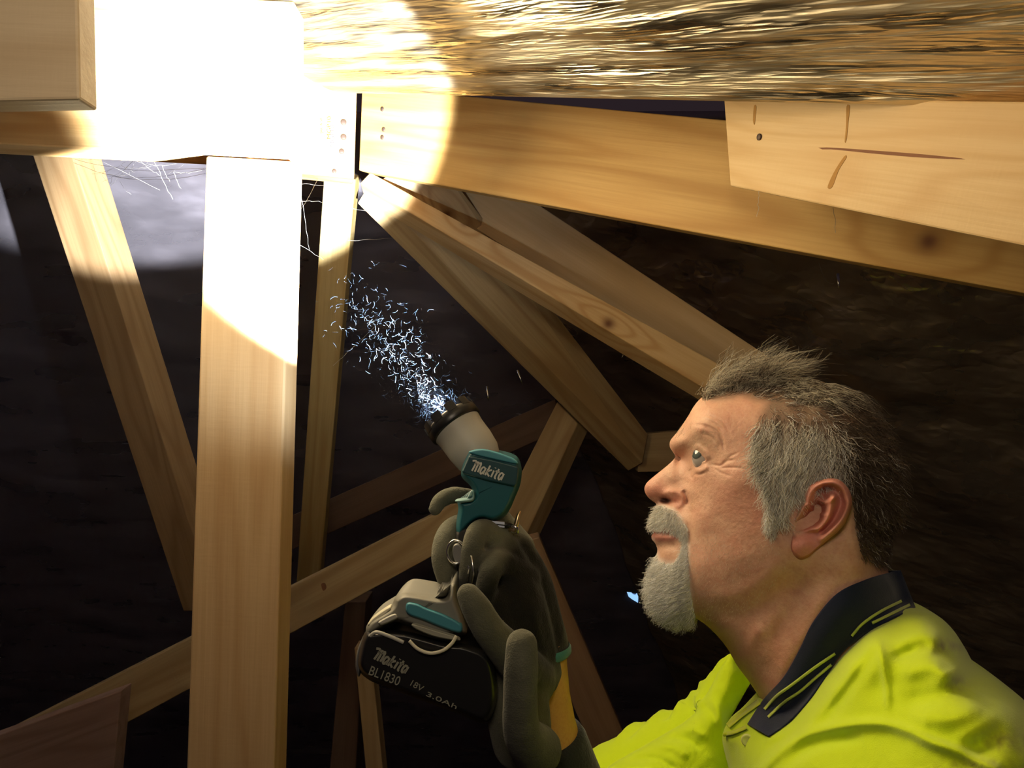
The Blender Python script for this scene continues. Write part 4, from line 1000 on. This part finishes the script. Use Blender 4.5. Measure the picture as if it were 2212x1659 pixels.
pp('edge_strip', [(893,1348),(935,1360),(986,1376),(990,1384),(940,1376),(896,1358)], .5735, .003, 3, simple('dull_cream_edge', (.32, .31, .25), .5))
batt = pp('battery_pack', [(785,1372),(800,1362),(870,1362),(960,1385),(1010,1392),(1060,1420),(1075,1500),(1050,1560),(985,1540),(850,1490),(796,1468),(772,1440),(776,1400)], .604, .034, 13, M_black, centre=(915, 1455), ns=240)
batt['label'] = 'black battery pack'
pp('side_highlight', [(768,1440),(772,1405),(784,1376),(789,1380),(782,1420),(776,1462)], .592, .006, 4, simple('grey_side_highlight', (.12, .12, .12), .4))  # highlight down the pack's left edge, painted as a grey strip
tube('cover_rim', [V(797, 1378, .572), V(812, 1366, .570), V(840, 1374, .569), V(872, 1388, .569)], .0014, M_grey, batt, smooth=6)
tube('bail_wire', [V(884, 1384, .567), V(903, 1402, .566), V(930, 1411, .566), V(957, 1405, .566), V(976, 1390, .567), V(986, 1374, .568)], .0013, M_pale, batt, smooth=6)
M_worn = simple('worn_white_print', (.26, .26, .21), .7)
logo(808, 1424, .5692, 24, -25, M_worn, batt, .10)
text_px('lettering', 'BL1830', 794, 1456, .5692, 20, -21, M_worn, batt, off=.004, wscale=.82)
text_px('lettering', '18V', 882, 1478, .5692, 13, -30, M_worn, batt, wscale=1.1); text_px('lettering', '3.0Ah', 918, 1502, .5692, 10, -24, M_worn, batt, wscale=2.2)
tag_ = board('label_tag', None, ((1053, 1125), (1052, 1136)), ((1090, 1128), (1090, 1140)), .628, .628, simple('white_tag', (.62, .68, .90), .4), .0015, bev=.0002, cat=None)
bpy.context.view_layer.update(); mw = tag_.matrix_world.copy(); tag_.parent = torch; tag_.matrix_parent_inverse = torch.matrix_world.inverted()
tube('lanyard_pin', [V(1040, 1128, .630), V(1090, 1134, .630), V(1104, 1136, .630)], .0022, M_black, torch)
tube('lanyard_clip', [V(1100, 1142, .630), V(1112, 1146, .629), V(1116, 1130, .629), V(1120, 1112, .630), V(1124, 1104, .631)], [.0022, .0026, .0022, .0014, .0008], M_brass, torch)
tube('lanyard_clip', [V(1104, 1136, .628), V(1118, 1140, .628), V(1118, 1150, .629), V(1104, 1147, .629)], .0016, M_steel, torch)

# ================================================================ small things on the timber
def nail(px, py, on, rpx, mat, label, depth=.006, group=None):
    hp, hn = hit(on, px, py); d = (hp-np.array(cam.location))@np.array(dirw((0, 1, 0))); r = .8*rpx*d/F; o = lathe('nail', hp, -hn, [(-.0018, .0002), (-.0018, r*.8), (-.0012, r), (.0, r), (.0004, r*.45), (depth, r*.4), (depth+.002, .0002)], mat, None, 20)
    tag(o, label, 'nail', group); return o
M_rust = simple('dark_nail', (.07, .045, .035), .6, .3)
nail(1641, 296, fresh, 9, M_rust, 'dark round nail head in the end of the clean pale rafter')
nail(791, 429, r1, 9, simple('galvanised_nail', (.45, .38, .30), .5, .5), 'galvanised nail head just below the joint gap')
for (x, y, r, what) in ((742, 264, 8, 'topmost'), (742, 296, 8, 'second'), (738, 327, 7, 'third'), (722, 370, 6, 'lowest')):
    nail(x, y, beam_end, r, M_rust, '%s of the four bent nails left of the joint gap' % what)
for (x, y, r, what) in ((826, 236, 6, 'upper'), (829, 280, 6, 'middle'), (826, 297, 6, 'lower')):
    nail(x, y, hip, r, M_rust, '%s of the three nails right of the joint gap' % what)
for (x0, y0, x1, y1, d, what) in ((1052, 835, 1055, 866, 1.50, 'silver nail tip hanging right above the torch bezel'), (1118, 800, 1128, 830, 1.50, 'silver nail tip beside the edge of the lowest rafter'),
                            (1352, 757, 1343, 773, 1.45, 'silver nail tip poking out between the two lower rafters'), (1810, 592, 1812, 622, 1.15, 'silver nail tip under the golden hip rafter')):
    o = tube('nail_tip', [V(x0, y0, d), V((x0+x1)/2, (y0+y1)/2, d-.005), V(x1, y1, d-.008)], [.0022, .0020, .0006], M_steel, None, 8); tag(o, what, 'nail')
o = board('wood_sliver', 'thin orange wood sliver hanging at the left end of the ridge', ((198, 224), (205, 226)), ((153, 290), (160, 291)), .88, .88, simple('orange_sliver', (.62, .34, .08), .6), .002, bev=.0003, cat='splinter')
M_ink = simple('black_stamp_ink', (.04, .04, .05), .8)
o = text_px('grade_stamp', 'MGP10', 722, 318, 1.292, 9, 90, M_ink, None, wscale=1.25); tag(o, 'black printed timber grade stamp reading upwards beside the joint', 'stamp')
o = text_px('small_stamp', 'JAK A 58', 704, 304, 1.292, 6, 90, M_ink, None); tag(o, 'small faint printed marks left of the larger grade stamp', 'stamp')
# cobwebs strung between the timbers
bm = bmesh.new(); rs = random.Random(4)
def thread(a, b, sag, r=.00022):
    a = Vector(a); b = Vector(b); n_ = 9; prev = None
    for i in range(n_+1):
        t = i/n_; p = a.lerp(b, t)+Vector((rs.uniform(-1, 1)*.001, 0, -sag*4*t*(1-t)+rs.uniform(-1, 1)*.001))
        ring = [bm.verts.new(p+Vector((math.cos(k*2.094), 0, math.sin(k*2.094)))*r) for k in range(3)]
        if prev:
            for k in range(3): bm.faces.new((prev[k], prev[(k+1) % 3], ring[(k+1) % 3], ring[k]))
        prev = ring
for (a, b, c, d, q, e, s_) in ((160, 342, 442, 362, 1.2, .95, .01), (160, 352, 442, 376, 1.2, .95, .015), (185, 330, 345, 410, 1.3, 1.25, .0), (230, 380, 445, 366, 1.3, .95, .006), (300, 330, 442, 352, 1.2, .95, .0), (240, 400, 300, 335, 1.3, 1.1, .0), (330, 340, 372, 430, 1.1, 1.2, .0),
                            (632, 395, 700, 402, 1.0, 1.38, .0), (632, 432, 700, 436, 1.0, 1.38, .0), (636, 470, 690, 380, 1.0, 1.38, .004), (645, 380, 668, 540, 1.0, 1.4, .0), (634, 520, 698, 560, 1.0, 1.4, .0), (720, 790, 812, 705, 1.5, 1.6, .0), (760, 450, 850, 452, 1.4, 1.5, .004), (752, 520, 850, 515, 1.4, 1.5, .0),
                            (1768, 568, 1800, 612, 1.1, 1.15, .01), (1640, 410, 1636, 470, .80, .80, .0), (1800, 440, 1806, 505, .80, .80, .0)):
    thread(P(a, b, q), P(c, d, e), s_)
for i in range(26):
    x = rs.uniform(200, 400); y = rs.uniform(330, 400); thread(P(x, y, 1.15), P(x+rs.uniform(-60, 60), y+rs.uniform(-10, 40), 1.2), .002, .00014)
me = bpy.data.meshes.new('cobweb'); bm.to_mesh(me); bm.free(); me.materials.append(simple('cobweb', (.7, .68, .62), .6))
o = bpy.data.objects.new('cobweb', me); C.objects.link(o); tag(o, 'dusty cobweb threads strung around the ridge and front post', 'cobweb', kind='stuff')
# small glowing blue patch far behind the goatee
n = NT('blue_emission'); n.b.inputs['Base Color'].default_value = (.2, .4, .6, 1); n.b.inputs['Emission Color'].default_value = (.33, .62, 1, 1); n.b.inputs['Emission Strength'].default_value = 1.1
q = [(1353,1276),(1358,1271),(1366,1283),(1372,1286),(1376,1281),(1379,1284),(1378,1302),(1366,1295),(1358,1289)]
wn = np.cross(w10-w00, dn); wn = wn/np.linalg.norm(wn); cl = np.array(cam.location)
def on_wall(a, b, off):
    r = P(a, b, 1.0)-cl; t = np.dot(wn, w00-cl)/np.dot(wn, r); return tuple(cl+r*(t-off))
print('gap depth', on_wall(1365, 1285, 0))
vs = [on_wall(a, b, .016) for a, b in q]+[on_wall(a, b, -.01) for a, b in q]; m = len(q)
o = mkobj('blue_patch', vs, [tuple(range(m)), tuple(range(m, 2*m))[::-1]]+[(i, (i+1) % m, m+(i+1) % m, m+i) for i in range(m)], n.m, smooth=False)
tag(o, 'small glowing blue patch in the dark beside the goatee', 'daylight gap')
# marks in the timber: knots, resin streaks and the long split
def on_face(o, px, py, off=.0002):
    bpy.context.view_layer.update(); M = o.matrix_world; n_ = np.array(M.to_3x3().col[1]); o0 = np.array(M.translation); cl_ = np.array(cam.location)
    r = P(px, py, 1.0)-cl_; t = np.dot(n_, o0-cl_)/np.dot(n_, r); return cl_+r*t-n_*off*np.sign(np.dot(n_, r))
def mark(name, o, pts, mat, smooth=True):
    q = resample(pts, 36) if smooth else np.array(pts, float); m = len(q)
    hs = [hit(o, a, b) for a, b in q]
    vs = [tuple(h+n_*.0003) for h, n_ in hs]+[tuple(h-n_*.0008) for h, n_ in hs]
    return mkobj(name, vs, [tuple(range(m)), tuple(range(m, 2*m))[::-1]]+[(i, (i+1) % m, m+(i+1) % m, m+i) for i in range(m)], mat, o, smooth=False)
M_split = simple('split_shadow_wood', (.20, .085, .04), .8); M_res = simple('resin_streak', (.40, .22, .07), .7, Specular_IOR_Level=.1); M_knot = simple('knot_wood', (.26, .13, .05), .6)
mark('split', fresh, [(1768,319),(1800,319),(1900,326),(2000,334),(2090,344),(2000,341),(1900,333),(1800,323),(1768,323)], M_split)
mark('resin_streak', fresh, [(1829,230),(1836,230),(1833,262),(1829,300),(1825,308),(1828,270)], M_res)
mark('resin_streak', fresh, [(1824,338),(1829,340),(1812,368),(1798,404),(1788,404),(1803,370)], M_res)
mark('resin_streak', fresh, [(1629,230),(1634,230),(1632,256),(1630,270),(1627,260)], M_res)
mark('knot', b1, [(694,1262),(702,1260),(705,1270),(698,1276)], M_split)
# fine threads added to imitate sparkles on the creased foil by the torch
bm = bmesh.new()
for i in range(1100):
    t = rs.random()**2.4; cx_ = 965-190*t+rs.gauss(0, 1)*(24+16*t); cy_ = 893-240*t+rs.gauss(0, 1)*(18+30*t); dd_ = .70+.22*t+rs.uniform(-.03, .05)
    a = rs.uniform(0, 6.28); L = rs.uniform(4, 16); cv = rs.uniform(-1, 1)
    p0 = P(cx_, cy_, dd_); p1 = P(cx_+math.cos(a)*L, cy_+math.sin(a)*L, dd_+rs.uniform(-.01, .01)); pm = P(cx_+math.cos(a+cv)*L*.55, cy_+math.sin(a+cv)*L*.55, dd_)
    prev = None; r = rs.choice((.00003, .00004, .00004, .00006, .00012))
    for k in range(5):
        u = k/4; p = Vector(p0*(1-u)**2+2*pm*u*(1-u)+p1*u*u)
        ring = [bm.verts.new(p+Vector((math.cos(j*2.094), 0, math.sin(j*2.094)))*r) for j in range(3)]
        if prev:
            for j in range(3): bm.faces.new((prev[j], prev[(j+1) % 3], ring[(j+1) % 3], ring[j]))
        prev = ring
me = bpy.data.meshes.new('sparkle_threads'); bm.to_mesh(me); bm.free(); me.materials.append(simple('blue_sparkle', (.05, .08, .13), .4, .3))
o = bpy.data.objects.new('sparkle_threads', me); C.objects.link(o); tag(o, 'wispy tangle of added threads imitating blue foil sparkles in front of the torch bezel', 'cobweb', kind='stuff')
